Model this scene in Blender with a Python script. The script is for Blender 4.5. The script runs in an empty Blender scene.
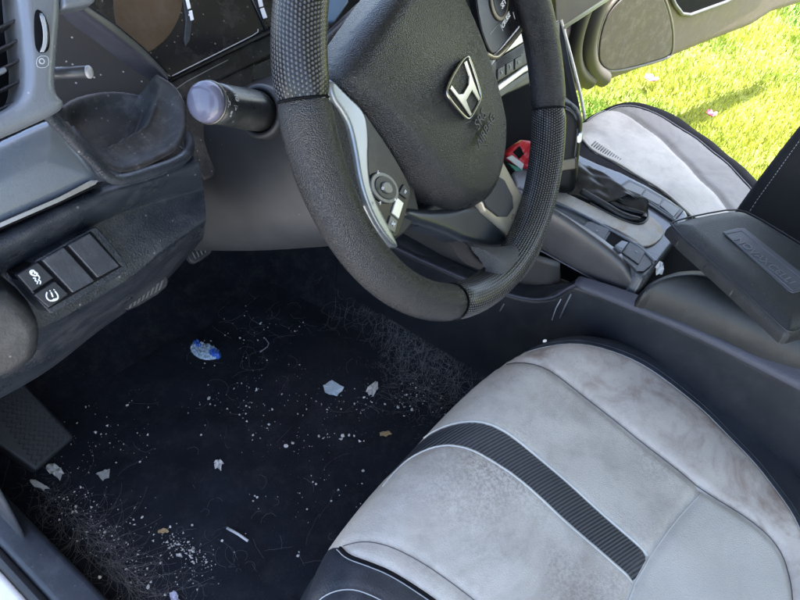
import bpy, math, random
import numpy as np
random.seed(7); rng = np.random.default_rng(7)
S = bpy.context.scene
COL = S.collection
# ------------------------------------------------------------------ camera
CAM = np.array([-.494, -.281, .942]); _y, _p, _r = np.radians([57.84, 43.21, 6.95]); F = 665.
cf = np.array([np.sin(_y)*np.cos(_p), np.cos(_y)*np.cos(_p), -np.sin(_p)])
cr = np.cross(cf, [0, 0, 1.]); cr /= np.linalg.norm(cr); cu = np.cross(cr, cf)
_c, _s = np.cos(_r), np.sin(_r); cr, cu = _c*cr+_s*cu, -_s*cr+_c*cu
cd = bpy.data.cameras.new('camera'); cam = bpy.data.objects.new('camera', cd); COL.objects.link(cam)
from mathutils import Matrix, Vector
M = Matrix(((cr[0], cu[0], -cf[0], CAM[0]), (cr[1], cu[1], -cf[1], CAM[1]), (cr[2], cu[2], -cf[2], CAM[2]), (0, 0, 0, 1)))
cam.matrix_world = M
cd.sensor_width = 36; cd.lens = F/800*36; cd.clip_start = .02; cd.clip_end = 500
S.camera = cam
# ------------------------------------------------------------------ light
SUN = np.array([.28, -.15, .94]); SUN /= np.linalg.norm(SUN)
W = bpy.data.worlds.new('World'); S.world = W; W.use_nodes = True
wn = W.node_tree; bg = wn.nodes['Background']
sk = wn.nodes.new('ShaderNodeTexSky'); sk.sky_type = 'NISHITA'; sk.sun_disc = False
sk.sun_elevation = math.asin(SUN[2]); sk.sun_rotation = math.atan2(SUN[0], SUN[1])
sk.air_density = 1; sk.dust_density = 2.6; sk.ozone_density = .4
wn.links.new(sk.outputs[0], bg.inputs[0]); bg.inputs[1].default_value = .15
sl = bpy.data.lights.new('sun', 'SUN'); sl.energy = 4.3; sl.angle = math.radians(.5); sl.color = (1, .95, .86)
so = bpy.data.objects.new('sun', sl); COL.objects.link(so)
so.rotation_euler = Vector(SUN).to_track_quat('Z', 'Y').to_euler()
S.view_settings.view_transform = 'Standard'; S.view_settings.look = 'None'
S.view_settings.exposure = 2.7; S.view_settings.gamma = 1; S.view_settings.use_curve_mapping = False
S.cycles.max_bounces = 8; S.cycles.diffuse_bounces = 5

# ------------------------------------------------------------------ helpers
def ray(x, y): return cf+(x-400)/F*cr-(y-300)/F*cu
def hit(x, y, n, d):
    n = np.array(n, float); v = ray(x, y); return CAM+v*((d-CAM@n)/(v@n))
def hX(x, y, d): return hit(x, y, (1, 0, 0), d)
def hY(x, y, d): return hit(x, y, (0, 1, 0), d)
def hZ(x, y, d): return hit(x, y, (0, 0, 1), d)
def nrm(v): v = np.array(v, float); return v/np.linalg.norm(v)

class Fr:
    """a local frame: origin, right, up and normal"""
    def __init__(s, o, n, up=(0, 0, 1), right=None):
        s.o = np.array(o, float); s.z = nrm(n)
        if right is not None: s.x = np.array(right, float); s.x = nrm(s.x-s.z*(s.x@s.z))
        else: s.x = nrm(np.cross(up, s.z))
        s.y = np.cross(s.z, s.x)
    def l(s, x, y, h=0):
        p = hit(x, y, s.z, s.o@s.z+h)-s.o; return (p@s.x, p@s.y)
    def L(s, pts, h=0): return [s.l(x, y, h) for x, y in pts]
    def w(s, a, b, h=0): return s.o+a*s.x+b*s.y+h*s.z
    def up(s, h): return Fr2(s.o+h*s.z, s.x, s.y, s.z)
class Fr2(Fr):
    def __init__(s, o, x, y, z): s.o, s.x, s.y, s.z = o, x, y, z

def tag(o, label=None, cat=None, group=None, kind=None):
    if label: o['label'] = label
    if cat: o['category'] = cat
    if group: o['group'] = group
    if kind: o['kind'] = kind
    return o
def thing(name, loc, label, cat, group=None):
    o = bpy.data.objects.new(name, None); COL.objects.link(o); o.location = loc; o.empty_display_size = .05
    return tag(o, label, cat, group)
def wloc(o):
    v = np.zeros(3)
    while o is not None: v += np.array(o.location); o = o.parent
    return v
def mk(name, V, Fc, mat, parent=None, smooth=True, origin=None, uv=None):
    V = np.asarray(V, float)
    o0 = wloc(parent) if parent is not None else (np.array(origin, float) if origin is not None else np.array([(V[:, 0].min()+V[:, 0].max())/2, (V[:, 1].min()+V[:, 1].max())/2, V[:, 2].min()]))
    me = bpy.data.meshes.new(name)
    if isinstance(Fc, np.ndarray) and Fc.shape[1] == 3:
        n = len(Fc); me.vertices.add(len(V)); me.vertices.foreach_set('co', (V-o0).ravel())
        me.loops.add(n*3); me.loops.foreach_set('vertex_index', Fc.ravel().astype(np.int32))
        me.polygons.add(n); me.polygons.foreach_set('loop_start', np.arange(0, n*3, 3, dtype=np.int32)); me.polygons.foreach_set('loop_total', np.full(n, 3, np.int32))
        me.update(calc_edges=True); me.validate()
    else:
        me.from_pydata([tuple(v) for v in V-o0], [], [tuple(int(i) for i in f) for f in Fc]); me.update()
    if uv is not None:
        lay = me.uv_layers.new(name='UVMap'); li = np.zeros(len(me.loops), np.int32); me.loops.foreach_get('vertex_index', li)
        lay.data.foreach_set('uv', np.asarray(uv, float)[li].ravel())
    if smooth: me.polygons.foreach_set('use_smooth', np.ones(len(me.polygons), bool))
    if mat: me.materials.append(mat)
    o = bpy.data.objects.new(name, me); COL.objects.link(o)
    if parent is not None: o.parent = parent
    else: o.location = o0
    return o
def bevel(o, w, seg=3):
    if w > 0:
        m = o.modifiers.new('bevel', 'BEVEL'); m.width = w; m.segments = seg; m.limit_method = 'ANGLE'; m.angle_limit = math.radians(35)
    return o
def smooth_poly(P, n=2, closed=True):
    P = [np.array(p, float) for p in P]
    for _ in range(n):
        Q = []; m = len(P)
        rngk = range(m) if closed else range(m-1)
        if not closed: Q.append(P[0])
        for i in rngk:
            a, b = P[i], P[(i+1) % m]; Q += [a*.75+b*.25, a*.25+b*.75]
        if not closed: Q.append(P[-1])
        P = Q
    return P
def area2(P):
    P = np.array(P); x, y = P[:, 0], P[:, 1]; return (x*np.roll(y, -1)-y*np.roll(x, -1)).sum()/2
def prism(name, P, fr, h0, h1, mat, parent=None, bev=.0015, seg=3, taper=0):
    """polygon P (local 2D) extruded from h0 to h1 along the frame normal"""
    P = [tuple(p) for p in P]
    if area2(P) < 0: P = P[::-1]
    n = len(P); c = np.mean(P, 0)
    V = [fr.w(a, b, h0) for a, b in P]+[fr.w(c[0]+(a-c[0])*(1-taper), c[1]+(b-c[1])*(1-taper), h1) for a, b in P]
    Fc = [tuple(range(n-1, -1, -1)), tuple(range(n, 2*n))]+[(i, (i+1) % n, n+(i+1) % n, n+i) for i in range(n)]
    o = mk(name, V, Fc, mat, parent, smooth=False)
    bevel(o, bev, seg)
    for p in o.data.polygons: p.use_smooth = True
    m = o.modifiers.new('wn', 'WEIGHTED_NORMAL'); m.keep_sharp = True
    return o
def sdist(X, Y, P, closed=True):
    """unsigned distance, and inside mask"""
    P = np.array(P, float); d = np.full(X.shape, 1e9); ins = np.zeros(X.shape, bool)
    m = len(P)
    for i in range(m if closed else m-1):
        a = P[i]; b = P[(i+1) % m]; e = b-a; L = e@e+1e-18
        t = np.clip(((X-a[0])*e[0]+(Y-a[1])*e[1])/L, 0, 1)
        d = np.minimum(d, np.hypot(X-a[0]-t*e[0], Y-a[1]-t*e[1]))
        if closed and a[1] != b[1]:
            cond = ((a[1] > Y) != (b[1] > Y)) & (X < (b[0]-a[0])*(Y-a[1])/(b[1]-a[1])+a[0]); ins ^= cond
    return d, ins
def clip(V, T, phi):
    """keep phi>0 of a triangle mesh; exact cut along phi=0.  V: n x k"""
    V = np.asarray(V, float); phi = np.where(np.abs(phi) < 1e-7, 1e-7, phi)
    newV = list(V); cache = {}; out = []
    pos = phi > 0; cnt = pos[T].sum(1)
    full = T[cnt == 3]
    def cut(i, j):
        k = (min(i, j), max(i, j))
        if k not in cache:
            t = phi[i]/(phi[i]-phi[j]); newV.append(V[i]*(1-t)+V[j]*t); cache[k] = len(newV)-1
        return cache[k]
    for tri in T[(cnt == 1) | (cnt == 2)]:
        poly = []
        for q in range(3):
            i, j = int(tri[q]), int(tri[(q+1) % 3])
            if pos[i]: poly.append(i)
            if pos[i] != pos[j]: poly.append(cut(i, j))
        for q in range(1, len(poly)-1): out.append((poly[0], poly[q], poly[q+1]))
    TT = np.vstack([full, np.array(out, int).reshape(-1, 3)]) if out else full
    used, inv = np.unique(TT, return_inverse=True)
    return np.array(newV)[used], inv.reshape(-1, 3)
def gridmesh(P, res):
    P = np.array(P); x0, y0 = P.min(0)-res*1.01; x1, y1 = P.max(0)+res*1.01
    nx = int((x1-x0)/res)+2; ny = int((y1-y0)/res)+2
    gx, gy = np.meshgrid(np.linspace(x0, x1, nx), np.linspace(y0, y1, ny)); G = np.stack([gx.ravel(), gy.ravel()], 1)
    i = np.arange(nx*ny).reshape(ny, nx); a, b, c, d = i[:-1, :-1].ravel(), i[:-1, 1:].ravel(), i[1:, 1:].ravel(), i[1:, :-1].ravel()
    return G, np.vstack([np.stack([a, b, c], 1), np.stack([a, c, d], 1)])
def patch(P, res):
    G, T = gridmesh(P, res); d, ins = sdist(G[:, 0], G[:, 1], P); return clip(G, T, np.where(ins, d, -d))
def rim_edges(T):
    E = np.vstack([T[:, [0, 1]], T[:, [1, 2]], T[:, [2, 0]]]); k = np.sort(E, 1)
    key = k[:, 0].astype(np.int64)*10**7+k[:, 1]; u, idx, c = np.unique(key, return_index=True, return_counts=True)
    return E[idx[c == 1]]
def skirt(V3, T, vec):
    E = rim_edges(T); b = np.unique(E); m = {int(q): len(V3)+i for i, q in enumerate(b)}
    NV = np.vstack([V3, V3[b]+vec]); X = []
    for i, j in E:
        i, j = int(i), int(j); X += [(j, i, m[i]), (j, m[i], m[j])]
    return NV, np.vstack([T, np.array(X)])
def pad(name, P, fr, H, R, mat, parent=None, res=.002, base=0, hf=None, depth=None, regions=None):
    """cushion: outline P, rounded rim radius R, height H, optional extra height hf(a,b,d); depth = skirt length"""
    P = np.array(P, float)
    if area2(P) < 0: P = P[::-1]
    G, T = patch(P, res); a, b = G[:, 0], G[:, 1]; d, _ = sdist(a, b, P)
    q = np.clip(d/R, 0, 1); h = base+H*np.sqrt(np.clip(1-(1-q)**2, 0, 1))
    if hf: h = h+hf(a, b, d)
    V = fr.o+a[:, None]*fr.x+b[:, None]*fr.y+h[:, None]*fr.z
    outs = []
    if regions:
        W5 = np.hstack([V, G]); rest = (W5, T)
        for nm, poly, m, par in regions:
            Vr, Tr = rest; dd, ins = sdist(Vr[:, 3], Vr[:, 4], poly); ph = np.where(ins, dd, -dd)
            v, t = clip(Vr, Tr, ph)
            if len(t): outs.append(mk(nm, v[:, :3], t, m, par if par is not None else parent))
            rest = clip(Vr, Tr, -ph)
        V, T = rest[0][:, :3], rest[1]
    if depth: V, T = skirt(V, T, -depth*fr.z)
    if not depth and not regions: o = mk(name, V, T, mat, parent, uv=G)
    else: o = mk(name, V, T, mat, parent)
    if depth:
        o.data.polygons.foreach_set('use_smooth', np.ones(len(o.data.polygons), bool))
    return (o, outs) if regions else o
def surf(name, rows, mat, parent=None, sub=6, closed_back=None, thick=0):
    """smooth sheet through a grid of world points"""
    A = np.array(rows, float)
    def up(A, n):
        m = A.shape[0]; out = []
        for i in range(m-1):
            p0, p1, p2, p3 = A[max(i-1, 0)], A[i], A[i+1], A[min(i+2, m-1)]
            for k in range(n):
                t = k/n; out.append(.5*((2*p1)+(-p0+p2)*t+(2*p0-5*p1+4*p2-p3)*t*t+(-p0+3*p1-3*p2+p3)*t**3))
        out.append(A[-1]); return np.array(out)
    A = up(A, sub); A = up(A.transpose(1, 0, 2), sub).transpose(1, 0, 2)
    n, m = A.shape[:2]; Fc = [(i*m+j, i*m+j+1, (i+1)*m+j+1, (i+1)*m+j) for i in range(n-1) for j in range(m-1)]
    o = mk(name, A.reshape(-1, 3), Fc, mat, parent)
    if thick:
        s = o.modifiers.new('solid', 'SOLIDIFY'); s.thickness = thick; s.offset = 0
    return o
def tube(name, pts, rad, mat, parent=None, n=10, closed=False, smooth=True, flat=None, sub=0):
    P = [np.array(p, float) for p in pts]
    if sub: P = smooth_poly(P, sub, closed)
    m = len(P); V = []; Fc = []
    rad = rad if hasattr(rad, '__len__') else [rad]*m
    if len(rad) != m: rad = np.interp(np.linspace(0, 1, m), np.linspace(0, 1, len(rad)), rad)
    up = np.array([.13, .21, .97]); prevN = None
    for i in range(m):
        t = nrm((P[(i+1) % m]-P[i-1]) if closed else (P[min(i+1, m-1)]-P[max(i-1, 0)]))
        N = (up if prevN is None else prevN); N = N-t*(N@t)
        N = nrm(N) if np.linalg.norm(N) > 1e-6 else nrm(np.cross(t, [1, 0, 0])); prevN = N
        B = np.cross(t, N)
        for k in range(n):
            a = 2*math.pi*k/n; V.append(P[i]+rad[i]*(math.cos(a)*N+math.sin(a)*B*(flat or 1)))
    for i in range(m if closed else m-1):
        for k in range(n): Fc.append((i*n+k, i*n+(k+1) % n, ((i+1) % m)*n+(k+1) % n, ((i+1) % m)*n+k))
    if not closed: Fc += [tuple(range(n-1, -1, -1)), tuple((m-1)*n+k for k in range(n))]
    return mk(name, V, Fc, mat, parent, smooth=smooth)
def box(name, lo, hi, mat, parent=None, bev=.004):
    fr = Fr2(np.zeros(3), np.array([1., 0, 0]), np.array([0, 1., 0]), np.array([0, 0, 1.]))
    return prism(name, [(lo[0], lo[1]), (hi[0], lo[1]), (hi[0], hi[1]), (lo[0], hi[1])], fr, lo[2], hi[2], mat, parent, bev)
def lathe(name, prof, o, axis, mat, parent=None, n=32, squash=None):
    z = nrm(axis); x = nrm(np.cross([.3, .2, .9], z)); y = np.cross(z, x); V = []; m = len(prof)
    for r_, h in prof:
        for k in range(n):
            a = 2*math.pi*k/n; V.append(np.array(o)+r_*(math.cos(a)*x+math.sin(a)*y*(squash or 1))+h*z)
    Fc = [(i*n+k, i*n+(k+1) % n, (i+1)*n+(k+1) % n, (i+1)*n+k) for i in range(m-1) for k in range(n)]
    Fc += [tuple(range(n-1, -1, -1)), tuple((m-1)*n+k for k in range(n))]
    return mk(name, V, Fc, mat, parent)
def text(name, s, o, ex, ey, size, mat, parent, h=.0003, align='CENTER', sx=1):
    """word set flat with its baseline direction ex and up ey"""
    cv = bpy.data.curves.new('t', 'FONT'); cv.body = s; cv.size = size; cv.align_x = align; cv.align_y = 'CENTER'; cv.extrude = h; cv.resolution_u = 3
    t = bpy.data.objects.new('t', cv); me = bpy.data.meshes.new_from_object(t); bpy.data.objects.remove(t)
    V = np.array([v.co[:] for v in me.vertices]); Fc = [tuple(p.vertices) for p in me.polygons]; bpy.data.meshes.remove(me)
    ex = nrm(ex); ez = nrm(np.cross(ex, ey)); ey = np.cross(ez, ex)
    Wd = np.array(o)+V[:, :1]*ex*sx+V[:, 1:2]*ey+(V[:, 2:]+h)*ez
    return mk(name, Wd, Fc, mat, parent, smooth=False)

# ------------------------------------------------------------------ materials
def N(nt, t, **kw):
    n = nt.nodes.new('ShaderNode'+t)
    for k, v in kw.items():
        if k in ('i',):
            for kk, vv in v.items(): n.inputs[kk].default_value = vv
        else: setattr(n, k, v)
    return n
def base_mat(name, rgb, rough=.5, spec=.5, metal=0):
    m = bpy.data.materials.new(name); m.use_nodes = True; nt = m.node_tree; b = nt.nodes['Principled BSDF']
    b.inputs['Base Color'].default_value = (*rgb, 1); b.inputs['Roughness'].default_value = rough
    b.inputs['Specular IOR Level'].default_value = spec; b.inputs['Metallic'].default_value = metal
    return m, nt, b
def mat(name, rgb, rough=.5, grain=0, gstr=.3, var=.15, dust=0, dustcol=(.35, .34, .33), specks=0, spec=.5, metal=0, stain=0, staincol=(.2, .13, .1), kind='noise', coat=0, stain_scale=9, grime=0):
    m, nt, b = base_mat(name, rgb, rough, spec, metal); L = nt.links.new
    tc = N(nt, 'TexCoord'); co = tc.outputs['Object']
    n1 = N(nt, 'TexNoise', i={'Scale': 14, 'Detail': 5, 'Roughness': .6}); L(co, n1.inputs['Vector'])
    mr = N(nt, 'MapRange', i={'From Min': .3, 'From Max': .7, 'To Min': 1-var, 'To Max': 1+var}); L(n1.outputs[0], mr.inputs[0])
    mx = N(nt, 'VectorMath', operation='SCALE'); mx.inputs[0].default_value = rgb; L(mr.outputs[0], mx.inputs['Scale'])
    col = mx.outputs[0]
    if stain:
        n2 = N(nt, 'TexNoise', i={'Scale': stain_scale, 'Detail': 6, 'Roughness': .65, 'Distortion': .6}); L(co, n2.inputs['Vector'])
        r2 = N(nt, 'MapRange', i={'From Min': .48, 'From Max': .74, 'To Min': 0, 'To Max': stain}); L(n2.outputs[0], r2.inputs[0])
        mm = N(nt, 'Mix', data_type='RGBA'); L(r2.outputs[0], mm.inputs[0]); L(col, mm.inputs[6]); mm.inputs[7].default_value = (*staincol, 1); col = mm.outputs[2]
    if grime:
        g1 = N(nt, 'TexNoise', i={'Scale': 7, 'Detail': 3}); L(co, g1.inputs['Vector']); g2 = N(nt, 'TexNoise', i={'Scale': 260, 'Detail': 4, 'Roughness': .7}); L(co, g2.inputs['Vector'])
        a1 = N(nt, 'MapRange', i={'From Min': .47, 'From Max': .68, 'To Min': 0, 'To Max': grime}); L(g1.outputs[0], a1.inputs[0]); a2 = N(nt, 'MapRange', i={'From Min': .42, 'From Max': .6}); L(g2.outputs[0], a2.inputs[0])
        am = N(nt, 'Math', operation='MULTIPLY'); L(a1.outputs[0], am.inputs[0]); L(a2.outputs[0], am.inputs[1])
        mm = N(nt, 'Mix', data_type='RGBA'); L(am.outputs[0], mm.inputs[0]); L(col, mm.inputs[6]); mm.inputs[7].default_value = (.15, .12, .10, 1); col = mm.outputs[2]
    if dust:
        n3 = N(nt, 'TexNoise', i={'Scale': 38, 'Detail': 8, 'Roughness': .75}); L(co, n3.inputs['Vector'])
        r3 = N(nt, 'MapRange', i={'From Min': .48, 'From Max': .8, 'To Min': 0, 'To Max': dust}); L(n3.outputs[0], r3.inputs[0])
        mm = N(nt, 'Mix', data_type='RGBA'); L(r3.outputs[0], mm.inputs[0]); L(col, mm.inputs[6]); mm.inputs[7].default_value = (*dustcol, 1); col = mm.outputs[2]
    if specks:
        v = N(nt, 'TexVoronoi', i={'Scale': 330, 'Randomness': 1}); L(co, v.inputs['Vector'])
        sp = N(nt, 'SeparateColor'); L(v.outputs['Color'], sp.inputs[0])
        g = N(nt, 'Math', operation='GREATER_THAN'); g.inputs[1].default_value = 1-specks; L(sp.outputs[0], g.inputs[0])
        ls = N(nt, 'Math', operation='LESS_THAN'); ls.inputs[1].default_value = .28; L(v.outputs['Distance'], ls.inputs[0])
        ml = N(nt, 'Math', operation='MULTIPLY'); L(g.outputs[0], ml.inputs[0]); L(ls.outputs[0], ml.inputs[1])
        m2 = N(nt, 'Math', operation='MULTIPLY'); L(ml.outputs[0], m2.inputs[0]); m2.inputs[1].default_value = .7
        mm = N(nt, 'Mix', data_type='RGBA'); L(m2.outputs[0], mm.inputs[0]); L(col, mm.inputs[6]); mm.inputs[7].default_value = (*dustcol, 1); col = mm.outputs[2]
    L(col, b.inputs['Base Color'])
    rr = N(nt, 'MapRange', i={'From Min': .3, 'From Max': .7, 'To Min': max(rough-.08, 0), 'To Max': min(rough+.1, 1)}); L(n1.outputs[0], rr.inputs[0]); L(rr.outputs[0], b.inputs['Roughness'])
    if grain:
        if kind == 'noise': t = N(nt, 'TexNoise', i={'Scale': grain, 'Detail': 3, 'Roughness': .6}); out = t.outputs[0]
        else: t = N(nt, 'TexVoronoi', i={'Scale': grain, 'Randomness': .9}); out = t.outputs['Distance']
        L(co, t.inputs['Vector']); bp = N(nt, 'Bump', i={'Strength': gstr, 'Distance': .001}); L(out, bp.inputs['Height'])
        if kind != 'noise': bp.invert = True
        L(bp.outputs[0], b.inputs['Normal'])
    if coat: b.inputs['Coat Weight'].default_value = coat; b.inputs['Coat Roughness'].default_value = .15
    return m
def uvdots(name, rgb, rough, pu, pv, dark, strength=.6, mode='dots'):
    """perforated / woven cover laid out in the part's own UVs (metres)"""
    m, nt, b = base_mat(name, rgb, rough); L = nt.links.new
    uv = N(nt, 'UVMap'); sp = N(nt, 'SeparateXYZ'); L(uv.outputs[0], sp.inputs[0])
    def M_(op, a, c=None, d=None):
        n = N(nt, 'Math', operation=op)
        for k, v in enumerate([a, c, d]):
            if v is None: continue
            if isinstance(v, (int, float)): n.inputs[k].default_value = v
            else: L(v, n.inputs[k])
        return n.outputs[0]
    U = M_('DIVIDE', sp.outputs[0], pu); Vv = M_('DIVIDE', sp.outputs[1], pv)
    row = M_('FLOOR', Vv); sh = M_('MULTIPLY', M_('MODULO', row, 2.), .5); fu = M_('SUBTRACT', M_('FRACT', M_('ADD', M_('ADD', U, sh), 100.)), .5); fv = M_('SUBTRACT', M_('FRACT', Vv), .5)
    d = M_('SQRT', M_('ADD', M_('MULTIPLY', fu, fu), M_('MULTIPLY', fv, fv)))
    r = N(nt, 'MapRange', interpolation_type='SMOOTHSTEP', i={'From Min': .18, 'From Max': .46, 'To Min': 1, 'To Max': 0}); L(d, r.inputs[0])
    mm = N(nt, 'Mix', data_type='RGBA'); L(r.outputs[0], mm.inputs[0]); mm.inputs[6].default_value = (*dark, 1); mm.inputs[7].default_value = (*rgb, 1); L(mm.outputs[2], b.inputs['Base Color'])
    bp = N(nt, 'Bump', i={'Strength': strength, 'Distance': .0008}); L(r.outputs[0], bp.inputs['Height']); L(bp.outputs[0], b.inputs['Normal'])
    return m
def carbon(name, c1, c2, px, diag=True, rough=.4):
    """stripe weave from object coordinates"""
    m, nt, b = base_mat(name, c1, rough); L = nt.links.new
    tc = N(nt, 'TexCoord'); mp = N(nt, 'Mapping'); L(tc.outputs['Object'], mp.inputs[0]); mp.inputs['Rotation'].default_value = (0, 0, math.radians(20))
    w = N(nt, 'TexWave', wave_type='BANDS', bands_direction='Y', i={'Scale': 314/px/1000*1.0, 'Distortion': .6, 'Detail': 1, 'Detail Scale': 8}); L(mp.outputs[0], w.inputs['Vector'])
    w2 = N(nt, 'TexWave', wave_type='BANDS', bands_direction='X', i={'Scale': 314/px/1000*2.0, 'Distortion': .3}); L(mp.outputs[0], w2.inputs['Vector'])
    mu = N(nt, 'Math', operation='MULTIPLY_ADD', i={1: .3}); L(w2.outputs[1], mu.inputs[0]); L(w.outputs[1], mu.inputs[2])
    r = N(nt, 'MapRange', i={'From Min': .35, 'From Max': .95}); L(mu.outputs[0], r.inputs[0])
    mm = N(nt, 'Mix', data_type='RGBA'); L(r.outputs[0], mm.inputs[0]); mm.inputs[6].default_value = (*c1, 1); mm.inputs[7].default_value = (*c2, 1); L(mm.outputs[2], b.inputs['Base Color'])
    bp = N(nt, 'Bump', i={'Strength': .6, 'Distance': .0008}); L(mu.outputs[0], bp.inputs['Height']); L(bp.outputs[0], b.inputs['Normal'])
    return m

DUST = (.42, .41, .40)
Mdash = mat('grained_dash_plastic', (.017, .021, .029), .3, 600, .55, .15, .25, (.2, .2, .21), .02)
Mdash2 = mat('dark_dash_plastic', (.011, .0125, .017), .38, 700, .4, .15, .25, (.15, .15, .16), .03)
Mknee = mat('worn_knee_plastic', (.007, .008, .010), .5, 500, .3, .15, .3, (.14, .14, .15), .02)
Mtrim = mat('satin_grey_trim', (.15, .17, .2), .28, 900, .1, .06, .12, (.3, .3, .3), .02, metal=.25)
Mtrim2 = mat('satin_panel', (.14, .155, .18), .3, 900, .15, .08, .12, (.3, .3, .3), .015, metal=.3)
Msilver = mat('silver_strip', (.45, .46, .48), .25, metal=.8)
Mbright = mat('bright_satin_strip', (.62, .62, .6), .3, metal=.35)
Mgloss = mat('piano_black', (.008, .008, .01), .12, dust=.2, dustcol=(.18, .17, .16), specks=.07, var=.1)
Mgloss0 = mat('gloss_black', (.008, .008, .01), .28, var=.1, spec=.3)
Mgap = mat('deep_shadow_plastic', (.005, .0055, .007), .8, spec=.1)  # near-black for seams and piping, and for shade painted into recesses
Mdusty = mat('dusty_black_plastic', (.018, .018, .02), .5, 300, .3, .2, .45, (.2, .19, .19), .07)
Mdeep = mat('dusty_deep_plastic', (.008, .008, .009), .5, 300, .2, .2, .22, (.12, .11, .11), .08)
Mcol = mat('smooth_column_plastic', (.022, .024, .028), .42, 600, .08, .08, .08, (.14, .14, .14), .004)
Mbtn = mat('button_plastic', (.034, .038, .048), .42, 500, .15, .2, .55, (.15, .16, .18), .01)
Mbtn2 = mat('dark_button_plastic', (.022, .024, .03), .4, 500, .15)
Mwhite = mat('white_print', (.75, .76, .78), .5, var=.03)
Mgrey = mat('grey_print', (.35, .36, .38), .5, var=.03)
Mleather = mat('grained_wheel_leather', (.012, .0125, .015), .26, 1050, .8, .1, kind='voronoi')
Mperf = uvdots('perforated_wheel_leather', (.075, .078, .088), .26, .0029, .0025, (.003, .003, .004), 1.0)
Mhub = mat('grained_airbag_cover', (.015, .0155, .018), .29, 950, .6, .06, kind='voronoi')
Mchrome = mat('chrome', (.3, .3, .27), .16, metal=1, var=.03)
Mcream = mat('soiled_cream_upholstery', (.49, .455, .415), .5, 600, .7, .06, .6, (.27, .24, .22), 0, stain=.7, staincol=(.17, .13, .105), stain_scale=6, grime=.65)
Mcream2 = mat('stained_side_upholstery', (.5, .455, .42), .5, 700, .35, .08, .6, (.26, .19, .16), 0.006, stain=.95, staincol=(.17, .10, .07), stain_scale=13, grime=.55)
Mcream3 = mat('clean_cream_upholstery', (.49, .465, .43), .5, 600, .7, .05, .2, (.3, .28, .27), 0, stain=.2, staincol=(.22, .19, .17), stain_scale=10, grime=.25)
Mthread = mat('cream_thread', (.55, .55, .53), .6)
Mseatdk = mat('charcoal_seat_leather', (.022, .026, .036), .38, 500, .4, .2, .4, (.075, .085, .105), .003)
Mstripe = carbon('ribbed_stripe_fabric', (.010, .011, .014), (.06, .066, .078), .0036)
Mpass = mat('soiled_grey_upholstery', (.5, .475, .43), .65, 700, .3, .1, .45, (.25, .23, .2), 0, stain=.55, staincol=(.12, .115, .11), stain_scale=6)
Mpassd = mat('dark_seat_edge', (.012, .012, .015), .85, 500, .3, spec=.15)
Mback = mat('black_woven_fabric', (.008, .008, .0105), .75, 900, .5, .1, 0, DUST, .003)
Mmat = mat('navy_carpet', (.012, .0138, .020), .9, 420, 1.0, .35, .6, (.045, .045, .048), .05, spec=.2)
Mcarpet = mat('dark_carpet', (.012, .013, .018), .95, 600, .9, .3, .6, (.055, .053, .052), .05, spec=.1)
Mcarpet2 = mat('grey_carpet', (.05, .053, .06), .95, 500, .9, .3, .3, (.14, .13, .13), .04, spec=.1)
Msill = mat('scuffed_sill_plastic', (.02, .024, .032), .45, 300, .2, .2, .4, (.1, .1, .11), .02)
Mpaint = mat('white_car_paint', (.7, .71, .72), .25, var=.05, dust=.3, dustcol=(.3, .25, .2), coat=.5)
Mrubber = mat('black_rubber', (.013, .014, .017), .55, 400, .2, .15, .3, (.05, .05, .055), .02)
Mcons = mat('console_plastic', (.014, .016, .021), .36, 600, .4, .1, .15, (.12, .12, .13), .008)
Mconsface = mat('worn_console_face', (.05, .049, .054), .34, 600, .1, .08, .12, (.15, .15, .15), .006)
Mledge = mat('grained_ledge', (.055, .055, .075), .45, 700, .6, .1, .1, (.2, .2, .2), 0)
Mdeck = mat('satin_console_deck', (.11, .125, .145), .3, 800, .1, .1, .2, (.3, .28, .25), .02, metal=.2)
Mdirt = mat('dusty_tan_console', (.36, .34, .31), .5, 300, .3, .15, .6, (.12, .11, .1), .03, stain=.8, staincol=(.3, .19, .05), stain_scale=22)
Marm = mat('smudged_armrest_vinyl', (.010, .012, .014), .5, 250, .12, .3, .3, (.05, .056, .056), .004)
Mlid = mat('armrest_lid_vinyl', (.013, .015, .019), .45, 800, .6, .15, .15, (.1, .1, .1), .01)
Mlabel = mat('embossed_label', (.07, .075, .095), .35, 500, .2)
Mdoor = mat('taupe_door_plastic', (.135, .10, .098), .5, 500, .3, .06, .2, (.36, .34, .3), .005)
Mdoor2 = mat('scuffed_pocket_panel', (.058, .046, .046), .55, 500, .3, .08, .3, (.3, .29, .28), .02)
Mseal = mat('door_seal', (.06, .058, .055), .55)
Mred = mat('red_packet', (.5, .02, .03), .35); Mgreen = mat('green_packet', (.03, .22, .12), .4)
Mblue = mat('blue_wrapper', (.03, .12, .5), .3, var=.3); Mclear = mat('milky_wrapper', (.5, .6, .68), .25, var=.2)
Mpaper = mat('paper_scrap', (.62, .6, .56), .7, 300, .5, .1); Mcrumb = mat('pale_crumb', (.8, .76, .7), .8, 400, .5, .25)
Mleaf = mat('dried_leaf_scrap', (.4, .28, .14), .8, 300, .5, .2)
Mhair = mat('pale_hair', (.26, .25, .24), .6, var=.2)
Mstick = mat('white_stick', (.65, .64, .62), .6)
Mtan = mat('painted_brown_reflection', (.045, .028, .014), .4, var=.3, dust=.1)  # Mtan: brown standing in for a reflection in the meter glass
Mpetal = mat('pink_petal', (.62, .12, .2), .6, var=.3); Mpetal2 = mat('pale_petal', (.7, .5, .5), .6)
Mknob = mat('lavender_cap', (.12, .12, .17), .16, var=.2, dust=.2, dustcol=(.4, .35, .4))

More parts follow.
